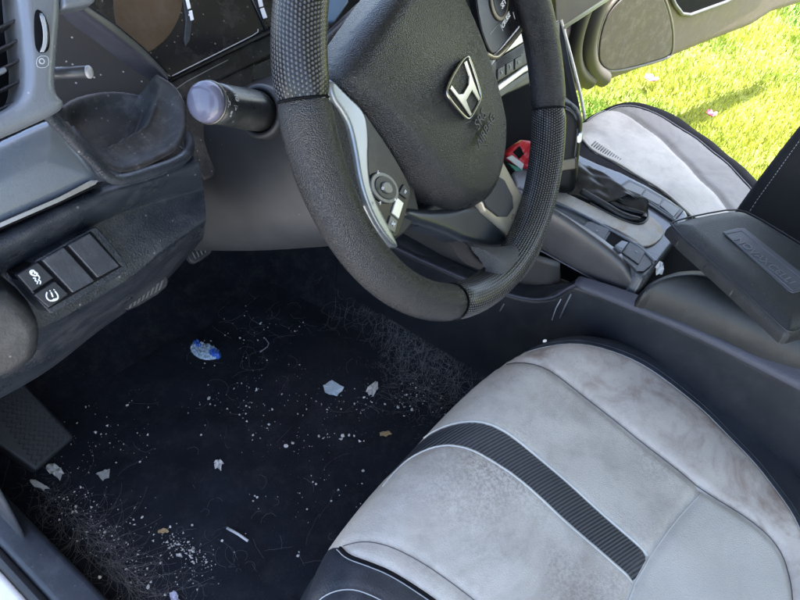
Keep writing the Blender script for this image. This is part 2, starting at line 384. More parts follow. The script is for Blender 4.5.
# ------------------------------------------------------------------ the setting
def grass_mat():
    m, nt, b = base_mat('grass_blades', (.1, .2, .03), .6, .3); L = nt.links.new
    g = N(nt, 'NewGeometry'); n = N(nt, 'TexNoise', i={'Scale': 2.2, 'Detail': 3}); L(g.outputs['Position'], n.inputs['Vector'])
    r = N(nt, 'ValToRGB'); L(n.outputs[0], r.inputs[0]); e = r.color_ramp.elements
    e[0].position = .36; e[0].color = (.07, .18, .015, 1); e[1].position = .62; e[1].color = (.34, .36, .05, 1)
    n2 = N(nt, 'TexNoise', i={'Scale': 40, 'Detail': 2}); L(g.outputs['Position'], n2.inputs['Vector'])
    mr = N(nt, 'MapRange', i={'From Min': .3, 'From Max': .7, 'To Min': .6, 'To Max': 1.4}); L(n2.outputs[0], mr.inputs[0])
    s = N(nt, 'VectorMath', operation='SCALE'); L(r.outputs[0], s.inputs[0]); L(mr.outputs[0], s.inputs['Scale']); L(s.outputs[0], b.inputs['Base Color'])
    tr = N(nt, 'BsdfTranslucent'); L(s.outputs[0], tr.inputs[0]); ad = N(nt, 'MixShader', i={0: .35}); L(b.outputs[0], ad.inputs[1]); L(tr.outputs[0], ad.inputs[2])
    L(ad.outputs[0], nt.nodes['Material Output'].inputs[0]); return m
GZ = -.30
Msoil = mat('lawn_soil', (.17, .2, .04), .9, 60, .8, .4, .4, (.2, .2, .05))
o = mk('lawn_ground', [(-60, -60, GZ), (60, -60, GZ), (60, 60, GZ), (-60, 60, GZ)], [(0, 1, 2, 3)], Msoil, origin=(0, 0, GZ)); tag(o, 'sunlit lawn ground beside the car', 'lawn', kind='structure')
o = mk('bounce_paving', [(-14, -12, GZ+.004), (-.2, -12, GZ+.004), (-.2, 14, GZ+.004), (-14, 14, GZ+.004)], [(0, 1, 2, 3)], mat('added_bounce_concrete', (.42, .41, .39), .85, 80, .4, .2, .3, (.25, .2, .15), .01), origin=(-2, 0, GZ+.004)); tag(o, 'added pale sunlit paving beside the driver door that bounces light inside', 'paving', kind='structure')  # paving added to bounce warm neutral light into the cabin
n = 110000
cx = rng.uniform(1.3, 5.2, n); cy = rng.uniform(-1.2, 2.0, n); keep = rng.random(n) < np.clip(1.9/(cx-.4), .3, 1); cx, cy = cx[keep], cy[keep]; n = len(cx)
clump = np.sin(cx*9)*np.cos(cy*8)*.5+.5
hh = rng.uniform(.02, .05, n)*(.7+.5*clump); an = rng.uniform(0, 2*np.pi, n); ln = rng.uniform(0, .04, n); la = rng.uniform(0, 2*np.pi, n); wv = rng.uniform(.0015, .0032, n)
B = np.stack([cx, cy, np.full(n, GZ)], 1); D = np.stack([np.cos(an), np.sin(an), 0*an], 1)*wv[:, None]
Ln = np.stack([np.cos(la)*ln, np.sin(la)*ln, 0*la], 1); up_ = np.array([0, 0, 1.])
V = np.stack([B-D, B+D, B+Ln*.35+D*.8+up_*hh[:, None]*.6, B+Ln*.35-D*.8+up_*hh[:, None]*.6, B+Ln+up_*hh[:, None]], 1).reshape(-1, 3)
q = np.arange(n)[:, None]*5; T = np.vstack([q+[0, 1, 2], q+[0, 2, 3], q+[3, 2, 4]])
tag(mk('grass', V, T, grass_mat(), smooth=False, origin=(2, 0, GZ)), 'short sunlit yellow green grass beyond the open passenger door', 'grass', kind='stuff')
# petals on the lawn
def petals(px, py, c, m, nm, label, k=5, s=.018):
    t = thing('fallen_flower', hZ(px, py, GZ+.05), label, 'flower', 'pink flower heads on the lawn')
    for i in range(k):
        a = 2*math.pi*i/k+random.random(); d = np.array([math.cos(a), math.sin(a), .25]); o_ = wloc(t)
        s2 = np.cross(d, [0, 0, 1.]); P = [o_, o_+d*s*.6+s2*s*.5, o_+d*s*1.1+s2*s*.2+np.array([0, 0, .006]), o_+d*s*1.1-s2*s*.2+np.array([0, 0, .006]), o_+d*s*.6-s2*s*.5]
        oo = mk('petal', P, [(0, 1, 2, 3, 4)], m if i % 3 else c, t); md = oo.modifiers.new('s', 'SOLIDIFY'); md.thickness = .0015
petals(650, 80, Mpetal2, Mpetal, 'f', 'pale pink flower head lying on the grass just below the door bottom', 7, .03)
petals(711, 115, Mpetal, Mpetal, 'f', 'smaller deep pink flower head on the grass beside the passenger seat', 6, .022)

# car floor, toe board and tunnel
def zf(px, py, z): return tuple(hZ(px, py, z)[:2])
fl = thing('floor', (0, .1, -.02), 'dark carpeted car floor with tunnel and toe board', 'floor'); fl['kind'] = 'structure'
del fl['category']
rows = []
for y, dz in ((-1.2, 0), (-.3, 0), (.3, 0), (.5, .02), (.62, .12), (.72, .4), (.74, .7)):
    rows.append([(-.40, y, .03+dz), (-.385, y, -.004+dz), (-.2, y, -.008+dz), (.1, y, -.008+dz), (.2, y, .0+dz), (.25, y, .05+dz), (.29, y, .22+dz*.7), (.31, y, .27+dz*.7), (.5, y, .27+dz*.7), (.53, y, .05+dz), (.6, y, -.01+dz), (1.15, y, -.01+dz)])
surf('carpet', rows, Mcarpet, fl, sub=4)
# floor mat
FZ = Fr2(np.array([0, 0, .004]), np.array([1., 0, 0]), np.array([0, 1., 0]), np.array([0, 0, 1.]))
mt = thing('floor_mat', (0, .2, .0), 'worn navy black driver floor mat strewn with crumbs and hair', 'floor mat')
mp = FZ.L([(10, 400), (90, 320), (200, 250), (300, 235), (340, 262), (365, 310), (400, 352), (445, 385), (455, 430), (380, 560), (300, 700), (150, 640), (95, 560), (45, 500), (5, 470)])
pad('mat_surface', smooth_poly(mp, 2), FZ, .005, .006, Mmat, mt, .006, 0, hf=lambda a, b, d: .003*np.sin(a*19+b*7)*np.cos(b*13)+.0015*np.sin(a*53)*np.sin(b*47+1))
# dead pedal
FD = Fr(hZ(35, 430, .12), (0.05, -.62, .78)); dp = thing('footrest', hZ(35, 430, .02), 'black rubber footrest pad with chevron tread left of the floor mat', 'footrest')
P = [(-45, 395), (18, 376), (76, 437), (36, 472), (-10, 440), (-60, 420)]
prism('rest_plate', FD.L(P), FD, -.03, 0, Mrubber, dp, .006)
A = []
pl = FD.L([(-20, 402), (15, 385), (68, 436), (35, 465), (0, 440)])
c0 = np.mean(pl, 0)
for i in range(7):
    # ridges run along the pedal, zigzag
    t0 = i/6; a0 = np.array(FD.l(-8, 398+5)); a1 = np.array(FD.l(18, 383)); b0 = np.array(FD.l(37, 464)); b1 = np.array(FD.l(69, 437))
    s_ = a0*(1-t0)+a1*t0; e_ = b0*(1-t0)+b1*t0; pts = []
    for k in range(23):
        u_ = k/22; p_ = s_*(1-u_)+e_*u_; nn = np.array([-(e_-s_)[1], (e_-s_)[0]]); nn = nn/np.linalg.norm(nn)
        p_ = p_+nn*(.0025 if k % 2 else -.0025); pts.append(FD.w(p_[0], p_[1], .0006))
    tube('tread_rib', pts, .0013, Mrubber, dp, 5)
# sill
sl_ = thing('door_sill', (-.45, .2, -.1), 'scuffed dark sill trim over the white painted door frame at the lower left', 'door sill')
for nm, x0, x1, z0, z1, m_ in (('sill_trim', -.436, -.392, .03, .085, Msill), ('painted_frame', -.60, -.452, -.1, .078, Mpaint), ('rubber_seal', -.452, -.436, .02, .083, Mrubber)):
    box(nm, (x0, -1.0, z0), (x1, .9, z1), m_, sl_, .008)
surf('kick_panel', [[(-.40, y, .5), (-.405, y, .3), (-.41, y, .1), (-.415, y, .07)] for y in (.3, .45, .75)], Mcarpet2, sl_, 3, thick=.004)
# shell: roof, pillars and the rest of the body, above and behind the view
rf = thing('car_roof', (.3, -.8, 1.1), 'roof and pillars of the car over the cabin', 'roof'); rf['kind'] = 'structure'; del rf['category']
Mheadl = mat('headliner', (.3, .3, .29), .9)
surf('roof_skin', [[(-.40, y, 1.13), (-.1, y, 1.18), (.37, y, 1.2), (.84, y, 1.18), (1.32, y, 1.1)] for y in (-2.2, -1.2, -.4, .26)], Mheadl, rf, 3, thick=.03)
surf('rear_panel', [[(-.5, -1.9, -.1), (1.2, -1.9, -.1)], [(-.5, -1.9, .6), (1.2, -1.9, .6)], [(-.36, -2.1, 1.12), (1.1, -2.1, 1.12)]], Mheadl, rf, 3, thick=.03)
tube('windscreen_pillar', [(1.32, .2, 1.1), (1.32, .55, .95), (1.32, 1.0, .68)], .035, Mheadl, rf, sub=1)
exec_parts = []
# ------------------------------------------------------------------ steering wheel
WC = np.array([-.0254, -.0154, .6839]); wa = np.array([.99819, .0601, 0]); wb = np.array([-.02756, .45779, .88863]); wn_ = nrm(np.cross(wa, wb))
th = math.radians(20)
FW = Fr2(WC, math.cos(th)*wa+math.sin(th)*wb, -math.sin(th)*wa+math.cos(th)*wb, wn_)
wh = thing('steering_wheel', WC, 'black leather steering wheel turned slightly, with metallic spokes and a chrome H emblem', 'steering wheel')
def rim_sector(name, a0, a1, m, parent, R0=.178, bulge=0):
    n1 = max(8, int(abs(a1-a0)/1.5)); n2 = 40; V = []; UV = []; Fc = []
    for i in range(n1+1):
        an = math.radians(a0+(a1-a0)*i/n1)
        e = min(i, n1-i); k = 1-.1*math.exp(-(e/1.1)**2)
        g = 1+.05*math.exp(-((math.degrees(an) % 360-142)/26)**2)+.05*math.exp(-((math.degrees(an) % 360-38)/26)**2)
        for j in range(n2+1):
            p = 2*math.pi*j/n2; rr = R0+.0168*g*k*math.cos(p); hh_ = .0185*g*k*math.sin(p)
            V.append(FW.w(rr*math.cos(an), rr*math.sin(an), hh_)); UV.append((R0*an, .0175*p))
    for i in range(n1):
        for j in range(n2): Fc.append((i*(n2+1)+j, (i+1)*(n2+1)+j, (i+1)*(n2+1)+j+1, i*(n2+1)+j+1))
    Fc = [f[::-1] for f in Fc]
    return mk(name, V, Fc, m, parent, uv=UV)
rimo = rim_sector('rim', 142.3, 220.7, Mleather, wh)
r2 = rim_sector('rim', 316.3, 397.7, Mleather, wh)
tag(rim_sector('rim_grip', 38.3, 141.7, Mperf, wh), 'perforated leather grip of the upper rim')
tag(rim_sector('rim_grip', 221.3, 315.7, Mperf, wh), 'perforated leather grip of the lower rim')
for an in (38, 142, 221, 316):
    an = math.radians(an); pts = [FW.w((.178+.0163*math.cos(p))*math.cos(an), (.178+.0163*math.cos(p))*math.sin(an), .0178*math.sin(p)) for p in np.linspace(0, 2*math.pi, 28)[:-1]]
    tube('rim_seam', pts, .0006, Mgap, wh, 6, closed=True)
# stitching on the inner face of the rim
for k in range(100):
    a0 = 2*math.pi*k/100; pts = [FW.w((.178-.0168+.0006)*math.cos(a0+d), (.178-.0168+.0006)*math.sin(a0+d), .004+dz) for d, dz in ((0, -.0012), (.03, .0012))]
# airbag cover
hubP = [(-.062, .1), (-.088, .094), (-.094, .08), (-.088, .05), (-.083, 0), (-.078, -.04), (-.064, -.076), (-.03, -.108), (0, -.115), (.03, -.108), (.068, -.08), (.086, -.045), (.091, 0), (.093, .05), (.096, .08), (.09, .094), (.062, .1), (0, .103)]
hubP = smooth_poly(hubP, 2)
cl = [FW.l(x, y, -.004) for x, y in ((318, 80), (352, 88), (385, 100), (412, 135), (440, 170), (470, 200))]
clm = [(-x, y) for x, y in cl]
def side(a, b, P):
    d, _ = sdist(a, b, P, False); P = np.array(P); s = np.full(a.shape, 1e9); sg = np.zeros(a.shape)
    for i in range(len(P)-1):
        e = P[i+1]-P[i]; L = e@e; t = np.clip(((a-P[i][0])*e[0]+(b-P[i][1])*e[1])/L, 0, 1); dd = np.hypot(a-P[i][0]-t*e[0], b-P[i][1]-t*e[1])
        m = dd < s; s = np.where(m, dd, s); sg = np.where(m, np.sign(e[0]*(b-P[i][1])-e[1]*(a-P[i][0])), sg)
    return d*sg
def hubh(a, b, d):
    h = .013*np.clip(1-(a/.1)**2-((b-.0)/.125)**2, 0, 1)
    for P, s in ((cl, 1), (clm, -1)):
        v = side(a, b, P)*s; v = np.where(v < 0, -v, 0); h = h-.015*(1-np.exp(-(v/.017)**2))
    return h
hub = pad('airbag_cover', hubP, FW, .02, .02, Mhub, wh, .0018, -.024, hf=hubh, depth=.015)
# emblem: chrome frame and letter
FE = FW.up(.0105)
def ec(x, y): return FE.l(x, y)
e0 = np.array(ec(464, 90))
fr_ = [(-.0215, .0165), (0, .0185), (.0215, .0165), (.0225, .010), (.0155, -.0165), (.010, -.0195), (-.010, -.0195), (-.0155, -.0165), (-.0225, .010)]
fr_ = smooth_poly([(x*1.08+e0[0], y*1.08+e0[1]) for x, y in fr_], 2)
em = tube('emblem', [FE.w(p[0], p[1], .0012) for p in fr_], .0013, Mchrome, wh, 8, closed=True)
prism('emblem_ground', [tuple((p-e0)*.97+e0) for p in fr_], FE, -.004, .0006, Mhub, em, .0004)
def EL(P, nm='emblem_letter'): return prism(nm, [(x+e0[0], y+e0[1]) for x, y in P], FE, .0004, .0026, Mchrome, em, .0007, 2)
EL([(-.0185, .0160), (-.0145, .0170), (-.0118, .0050), (-.0060, .0008), (.0060, .0008), (.0118, .0050), (.0145, .0170), (.0185, .0160), (.0145, -.002), (.0118, -.0190), (.0085, -.0195), (.0065, -.0062), (-.0065, -.0062), (-.0085, -.0195), (-.0118, -.0190), (-.0145, -.002)])
for s_, yy in (('SRS', -.0335), ('AIRBAG', -.0455)):
    text('embossed_text', s_, FE.w(e0[0]+.002, e0[1]+yy+.0, -.0008), FE.x, FE.y, .014 if s_ == 'SRS' else .0115, Mbtn2, hub, .0006)
# spokes
MspL = mat('satin_spoke_trim', (.25, .27, .29), .25, metal=.5, dust=.15, specks=.01)
Mflare = mat('flared_grip_leather', (.045, .047, .054), .3, 1300, .9, .1, kind='voronoi')
back = [FW.L(p, -.022) for p in ([(340, 90), (366, 100), (430, 205), (400, 243), (385, 236), (350, 200)], [(430, 205), (500, 165), (532, 205), (520, 250), (500, 272), (478, 262), (466, 240), (425, 224)])]
sp1 = prism('spoke', smooth_poly(back[0], 1), FW, -.045, -.024, Mrubber, wh, .003)
sp2 = prism('spoke', smooth_poly(back[1], 1), FW, -.045, -.024, Mrubber, wh, .003)
sp3 = prism('spoke', [(.075, .05), (.165, .05), (.165, -.02), (.085, -.018)], FW, -.045, -.02, Mrubber, wh, .003)
prism('switch_panel', smooth_poly(FW.L([(474, -20), (480, 25), (488, 48), (493, 55), (498, 52), (514, 33), (530, 13), (537, -2), (545, -60), (470, -90)], -.012), 1), FW, -.03, -.012, Mgloss0, sp3, .0015)
tube('spoke_trim', smooth_poly([FW.w(*FW.l(x, y, -.014), -.014) for x, y in ((486, 54), (493, 58), (499, 56), (516, 36), (533, 14), (540, -4), (548, -40))], 2, False), .0028, mat('champagne_trim', (.34, .3, .22), .25, metal=.7), sp3, 10)
lo3 = FW.l(499, -2, -.011)
Mring0 = mat('tan_switch_ring', (.2, .17, .12), .3, metal=.5)
rg3 = lambda rx, ry: [(lo3[0]+rx*math.cos(t)+.25*ry*math.sin(t), lo3[1]+ry*math.sin(t)) for t in np.linspace(0, 2*math.pi, 33)[:-1]]
prism('switch_ring', rg3(.0185, .0185), FW, -.012, -.0098, Mring0, sp3, .0008); prism('switch_ring', rg3(.0155, .0155), FW, -.0105, -.0092, Mgloss0, sp3, .0006)
def wtx(x, y, s_, sz, m=Mwhite):
    p = FW.l(x, y, -.0105); text('switch_mark', s_, FW.w(p[0], p[1], -.009 if s_ == 'SET' else -.0118), FW.x, FW.y, sz, m, sp3, .0002)
wtx(502, 4, 'SET', .0075); wtx(507, 20, 'CRUISE', .0068)
for p0, p1 in (((490, 34), (500, 22)), ((513, 12), (515, 19)), ((500, 24), (503, 31))): tube('panel_line', [FW.w(*FW.l(*p0, -.0118), -.0118), FW.w(*FW.l(*p1, -.0118), -.0118)], .0004, Mgrey, sp3, 5)
tp = [(328, 74), (345, 92), (365, 110), (369, 134), (368, 168), (373, 196), (398, 242), (398, 250), (386, 243), (369, 216), (358, 185), (352, 145), (345, 119), (327, 96)]
tag(pad('spoke_trim', smooth_poly(FW.L(tp, -.012), 2), FW, .006, .004, MspL, sp1, .0012, -.016, depth=.012), 'curved satin grey trim along the left spoke')
prism('spoke_pad', smooth_poly(FW.L([(326, 94), (344, 117), (350, 142), (358, 186), (366, 212), (356, 210), (330, 150)], -.012), 2), FW, -.03, -.012, Mleather, sp1, .002)
bp_ = FW.L([(362, 108), (370, 120), (392, 152), (412, 188), (410, 200), (398, 240), (390, 234), (372, 196), (367, 166), (368, 134)], -.012)
bpn = prism('switch_panel', smooth_poly(bp_, 2), FW, -.03, -.012, Mgloss0, sp1, .0015)
lo = FW.l(384, 188, -.011); dial = []
rg = lambda rx, ry, k=28, c=lo: [(c[0]+rx*math.cos(t)-.25*ry*math.sin(t), c[1]+ry*math.sin(t)+.0*rx*math.cos(t)) for t in np.linspace(0, 2*math.pi, k+1)[:-1]]
Mring = mat('grey_switch_ring', (.12, .125, .13), .3, metal=.3)
prism('switch_ring', rg(.012, .0165), FW, -.012, -.0095, Mring, sp1, .0008)
prism('switch_ring', rg(.0088, .0125), FW, -.0098, -.0085, Mbtn2, sp1, .0006)
prism('switch_button', rg(.0048, .0065), FW, -.009, -.0068, Mring, sp1, .0012)
for x, y, s_ in ((376, 173, '<'), (378, 203, '>'), (393, 200, '+'), (380, 188, 'o')):
    p = FW.l(x, y, -.0085); text('switch_mark', s_, FW.w(p[0], p[1], -.0064), FW.x, FW.y, .005, Mwhite, sp1)
def qd(pts, h, m, nm, par, t=.002, bev=.0006): return prism(nm, FW.L(pts, h), FW, h-t, h, m, par, bev)
qd([(397, 197), (404, 203), (399, 219), (392, 213)], -.0105, Mbright, 'switch_button', sp1)
qd([(391, 215), (398, 221), (395, 233), (387, 228)], -.0105, Mring, 'switch_button', sp1)
qd([(404, 184), (410, 191), (407, 199), (399, 193)], -.0105, Mbtn2, 'switch_button', sp1)
for x, y, s_ in ((393, 224, '%'), (405, 192, '=')):
    p = FW.l(x, y, -.0105); text('switch_mark', s_, FW.w(p[0], p[1], -.0103), FW.x, FW.y, .006, Mwhite, sp1)
# lower spoke trim
tag(pad('spoke_trim', smooth_poly(FW.L([(499, 152), (507, 165), (520, 190), (530, 206), (517, 240), (508, 232), (478, 206), (490, 188), (497, 172)], -.014), 1), FW, .006, .004, mat('bronze_grey_spoke', (.4, .36, .28), .3, metal=.4), sp2, .0012, -.02, depth=.012), 'grey trim of the lower spoke')
prism('spoke_inset', smooth_poly(FW.L([(501, 172), (517, 204), (505, 221), (482, 203), (494, 190)], -.011), 1), FW, -.0165, -.0112, Mbtn2, sp2, .001)
pad('spoke_cover', smooth_poly(FW.L([(400, 206), (440, 210), (474, 203), (486, 208), (514, 240), (500, 250), (470, 244), (444, 232), (410, 222)], -.02), 1), FW, .007, .008, mat('blue_black_cover', (.018, .022, .03), .3, 600, .1), sp2, .0015, -.027, depth=.02)
pad('spoke_flare', smooth_poly(FW.L([(472, 242), (492, 248), (516, 243), (536, 222), (528, 262), (500, 294), (466, 298), (476, 284), (482, 266)], -.004), 2), FW, .012, .018, Mflare, sp2, .0015, -.014, hf=lambda a, b, d: .017*np.clip((np.hypot(a, b)-.128)/.035, 0, 1))

# ------------------------------------------------------------------ steering column with the stalk
colm = thing('steering_column', (-.03, .2, .5), 'smooth dark grey steering column shroud behind the wheel', 'steering column')
def sec(off, w, ht, dy, k=3.2, cxx=-.026):
    """superellipse section across the wheel axis"""
    o_ = WC-wn_*off; out = []
    for t in np.linspace(0, 2*math.pi, 41):
        c_, s_ = math.cos(t), math.sin(t)
        out.append(o_+wa*(abs(c_)**(2/k)*np.sign(c_)*w)+wb*(abs(s_)**(2/k)*np.sign(s_)*ht+dy))
    return out
surf('column_shroud', [sec(.045, .03, .03, -.02), sec(.05, .062, .066, -.026), sec(.06, .07, .074, -.029), sec(.12, .076, .084, -.039), sec(.2, .078, .088, -.042), sec(.3, .08, .09, -.044), sec(.42, .08, .09, -.044)], Mcol, colm, 3)
stk = thing('turn_signal_stalk', hY(250, 110, .1), 'black light stalk with a pale lavender end cap and printed light symbols', 'stalk')
s0 = hit(262, 112, wa, WC@wa-.072); e0_ = hit(201, 101, wa, WC@wa-.150)
ax = nrm(e0_-s0); Ls = np.linalg.norm(e0_-s0)
lathe('stalk_boot', [(.0245, -.012), (.0245, .004), (.0225, .007), (.019, .0065), (.019, .0)], s0, ax, Mrubber, stk)
stR = lambda t: .0168*1.005
lathe('stalk_arm', [(.0175, -.01), (.0180, Ls*.25), (.0172, Ls*.5), (.0168, Ls*.7), (.0166, Ls*.87)], s0, ax, mat('stalk_plastic', (.018, .02, .02), .3, dust=.2, specks=.01), stk)
lathe('end_cap_ring', [(.0166, Ls*.865), (.0174, Ls*.875), (.0174, Ls*.895), (.016, Ls*.9)], s0, ax, mat('brass_edge', (.12, .115, .1), .3, metal=.5), stk)
lathe('end_cap', [(.0168, Ls*.89), (.0165, Ls*.94), (.0152, Ls*.975), (.0115, Ls*.995), (.006, Ls*1.003), (.0001, Ls*1.004)], s0, ax, Mknob, stk)
for x, y, s_ in ((229, 104, '-D'), (231, 114, '*='), (228, 98, 'o:'), (236, 96, 'OFF'), (236, 108, '<|')):
    v = nrm(ray(x, y)); k_ = np.cross(ax, v); 
    # point on the arm's surface under that pixel
    w0 = CAM-s0; A_ = np.cross(v, ax); B_ = np.cross(w0, ax); aa, bb, cc = A_@A_, 2*A_@B_, B_@B_-stR(.75)**2; t_ = (-bb-math.sqrt(max(bb*bb-4*aa*cc, 0)))/2/aa; p_ = CAM+v*t_
    rad_ = nrm((p_-s0)-ax*((p_-s0)@ax)); text('stalk_symbol', s_, p_, np.cross(-ax, rad_)*-1, -ax*1., .0055, Mgrey, stk, .0002)

# ------------------------------------------------------------------ dashboard
db = thing('dashboard', (0, .3, .4), 'dusty black dashboard with air vent, storage pocket and grained lower panel', 'dashboard')
def row(pts, Y): return [hY(x, y, Y) for x, y in pts]
xs = None
R = [row([(-60, 256), (0, 228), (50, 204), (103, 182), (150, 172), (190, 152)], .14),
     row([(-60, 262), (0, 234), (50, 209), (103, 186), (150, 174), (193, 156)], .118),
     row([(-60, 285), (0, 252), (55, 222), (110, 197), (155, 181), (199, 165)], .108),
     row([(-60, 308), (3, 272), (50, 247), (94, 224), (143, 203), (203, 186)], .12),
     row([(-60, 312), (8, 276), (53, 252), (95, 229), (145, 208), (204, 190)], .124),
     row([(-60, 362), (42, 322), (85, 298), (130, 271), (160, 246), (206, 214)], .106),
     row([(-60, 372), (46, 330), (90, 306), (137, 276), (166, 252), (205, 225)], .112),
     row([(-60, 425), (40, 372), (100, 327), (150, 292), (176, 268), (200, 241)], .165)]
R += [[p+np.array([0, .03, .0]) for p in R[-1]], [p+np.array([0, .2, .1]) for p in R[-1]]]
lp = surf('lower_panel', R, Mdash, db, 5)
# close the right end
E_ = [r_[-1] for r_ in R]; surf('panel_end', [[p, p+np.array([.004, .03, 0]), p+np.array([.002, .14, .02])] for p in E_], Mdash2, db, 2)
kp = smooth_poly([(-60, 296), (0, 289), (37, 318), (41, 332), (40, 354), (30, 367), (10, 378), (-60, 396)], 1)
FK = Fr(hY(20, 330, .085), (-.25, -.85, .2))
pad('knee_panel', FK.L(kp), FK, .007, .009, Mknee, db, .002, -.007, depth=.06)
# switch panel with four blanks / switches
FS = Fr(hY(70, 275, .1), -np.cross(hY(85, 296, .106)-hY(52, 251, .124), hY(128, 270, .106)-hY(42, 320, .106)))
if FS.z[1] > 0: FS = Fr(FS.o, -FS.z)
rec = smooth_poly(FS.L([(13, 272), (91, 227), (96, 227), (127, 265), (124, 272), (52, 313), (46, 312)]), 1)
swp = prism('switch_bezel', rec, FS, -.02, .0035, Mdash, db, .0015)
def quadn(pts, h0, h1, m, nm, par, bev=.001, fr=FS): return prism(nm, fr.L(pts, h1), fr, h0, h1, m, par, bev)
quadn([(17, 273), (91, 231), (122, 267), (49, 309)], -.018, .0038, Mgap, 'switch_well', swp, .0005)
quadn([(17, 275), (38, 262), (54, 278), (32, 292)], 0, .0065, Mbtn2, 'switch', db)
quadn([(34, 295), (55, 281), (69, 294), (49, 308)], 0, .0065, Mbtn2, 'switch', db)
tag(quadn([(42, 260), (64, 247), (95, 281), (73, 293)], 0, .0065, Mbtn, 'switch', db), 'blank dusty switch in the middle')
tag(quadn([(68, 245), (90, 233), (120, 266), (98, 278)], 0, .0065, Mbtn, 'switch', db), 'blank dusty switch at the right end')
def ink(pts, m=Mwhite, r=.0005, fr=FS, h=.0068, nm='switch_icon', par=None, closed=False, sub=1): return tube(nm, [fr.w(*fr.l(x, y, h), h) for x, y in pts], r, m, par or db, 5, closed, sub=sub)
# skid symbol: car on wavy tracks
ink([(30, 271), (33, 270), (35, 272), (38, 274), (36, 276), (33, 275), (31, 274)], closed=True, r=.0007); ink([(33, 278), (36, 278), (35, 281), (38, 281), (37, 284)]); ink([(38, 275), (40, 278), (38, 280), (41, 281), (40, 284)])
for x, y in ((31, 272), (34, 272.5), (36, 274.5)): ink([(x, y), (x+1.5, y+.6)], r=.0008)
# tyre pressure symbol
ink([(47, 292), (46, 296), (48, 300), (53, 301), (58, 299), (58, 295), (55, 291)], r=.00055); ink([(50, 301), (57, 298)], r=.0004); ink([(51, 292), (53, 297)], r=.0006); ink([(53.5, 298.6), (54, 299.4)], r=.0006)
for x, y in ((49.5, 290.5), (53.5, 289.4)): ink([(x, y), (x+1.2, y+.6)], r=.0004)
# satin trim panel and its silver edge
FT = Fr(hY(50, 165, .12), (-.1, -.85, .55))
pad('trim_panel', smooth_poly(FT.L([(-80, 178), (-40, 160), (0, 141), (49, 118), (56, 118), (76, 140), (105, 177), (98, 181), (60, 198), (0, 224), (-80, 262)]), 2), FT, .012, .04, Mtrim, db, .002, -.012, depth=.02)
prism('trim_edge', FT.L([(-80, 258), (0, 223), (60, 197), (92, 180), (100, 180), (97, 184), (62, 201), (0, 228), (-80, 263)]), FT, -.016, -.003, Msilver, db, .0003)
prism('panel_shadow_gap', FT.L([(-80, 262), (0, 227), (60, 200), (98, 182), (108, 180), (100, 186), (62, 204), (0, 231), (-80, 267)]), FT, -.02, -.008, Mgap, db, .001)
# air vent
FV = Fr(hY(40, 70, .07), (-.1, -.85, .5))
vp = [(17, -40), (62, -40), (63, 8), (60, 40), (57, 78), (58, 92), (68, 103), (60, 112), (30, 126), (0, 139), (-60, 167), (-60, 137), (-30, 124), (0, 112), (15, 103), (23, 92), (25, 70), (23, 45), (18, 0)]
vt = pad('vent_frame', smooth_poly(FV.L(vp), 1), FV, .006, .006, Mtrim2, db, .0016, -.006, depth=.03)
prism('vent_frame', FV.L([(61, -40), (110, -40), (96, 2), (78, 6), (62, 9)]), FV, -.02, -.001, Mtrim2, db, .003)
prism('vent_cavity', FV.L([(-60, -40), (30, -40), (30, 100), (0, 118), (-60, 150)]), FV, -.06, -.045, Mgap, db, .001)
for y0, y1 in ((-10, -19), (26, 16), (48, 37), (70, 57), (91, 78), (110, 97)):
    P = [FV.l(-60, y0+27, -.012), FV.l(24, y1-1, -.012), FV.l(24, y1+2.2, -.012), FV.l(-60, y0+30.5, -.012)]
    o_ = prism('vent_slat', P, FV, -.034, -.010, Mdash2, db, .0008)
prism('vent_tab', FV.L([(-14, 74), (8, 64), (11, 69), (-10, 79)]), FV, -.014, -.006, Mtrim2, db, .0012)
for y0 in (34, 56, 78): prism('vent_vane', FV.L([(0, y0+4), (8, y0), (9, y0+2), (1, y0+6)]), FV, -.04, -.02, Mtrim, db, .0005)
slot = smooth_poly([(34, 8), (43, 12), (49, 26), (50, 44), (47, 53), (37, 53), (34, 40)], 2)
prism('thumbwheel_slot', FV.L(slot), FV, -.004, .0006, Mgap, db, .0002)
pw = [FV.w(*FV.l(x, y, .001), .001) for x, y in ((38, 14), (41, 14), (46, 30), (46, 44), (43, 51))]
tw = pad('thumbwheel', smooth_poly(FV.L([(38, 13), (43, 14), (48, 30), (48, 45), (44, 52), (39, 52), (43, 42), (42, 26)]), 1), FV, .005, .0028, Mtrim, db, .0005, .0, depth=.004)
for k in range(3): ink([(40.5+k*1.6, 16), (44+k*1.3, 30), (43.5+k*1.3, 46), (40.5+k*1.4, 52)], Mgrey, .0003, FV, .0045, 'ridge', tw)
ink([(39, 56), (47, 56), (49, 60), (48, 67), (38, 68), (36, 62)], Mgrey, .00022, FV, .0002, 'vent_icon', db, True)
ink([(39, 60), (42, 58), (45, 61), (43, 64), (40, 63)], Mgrey, .0004, FV, .0002, 'vent_icon', db, True)
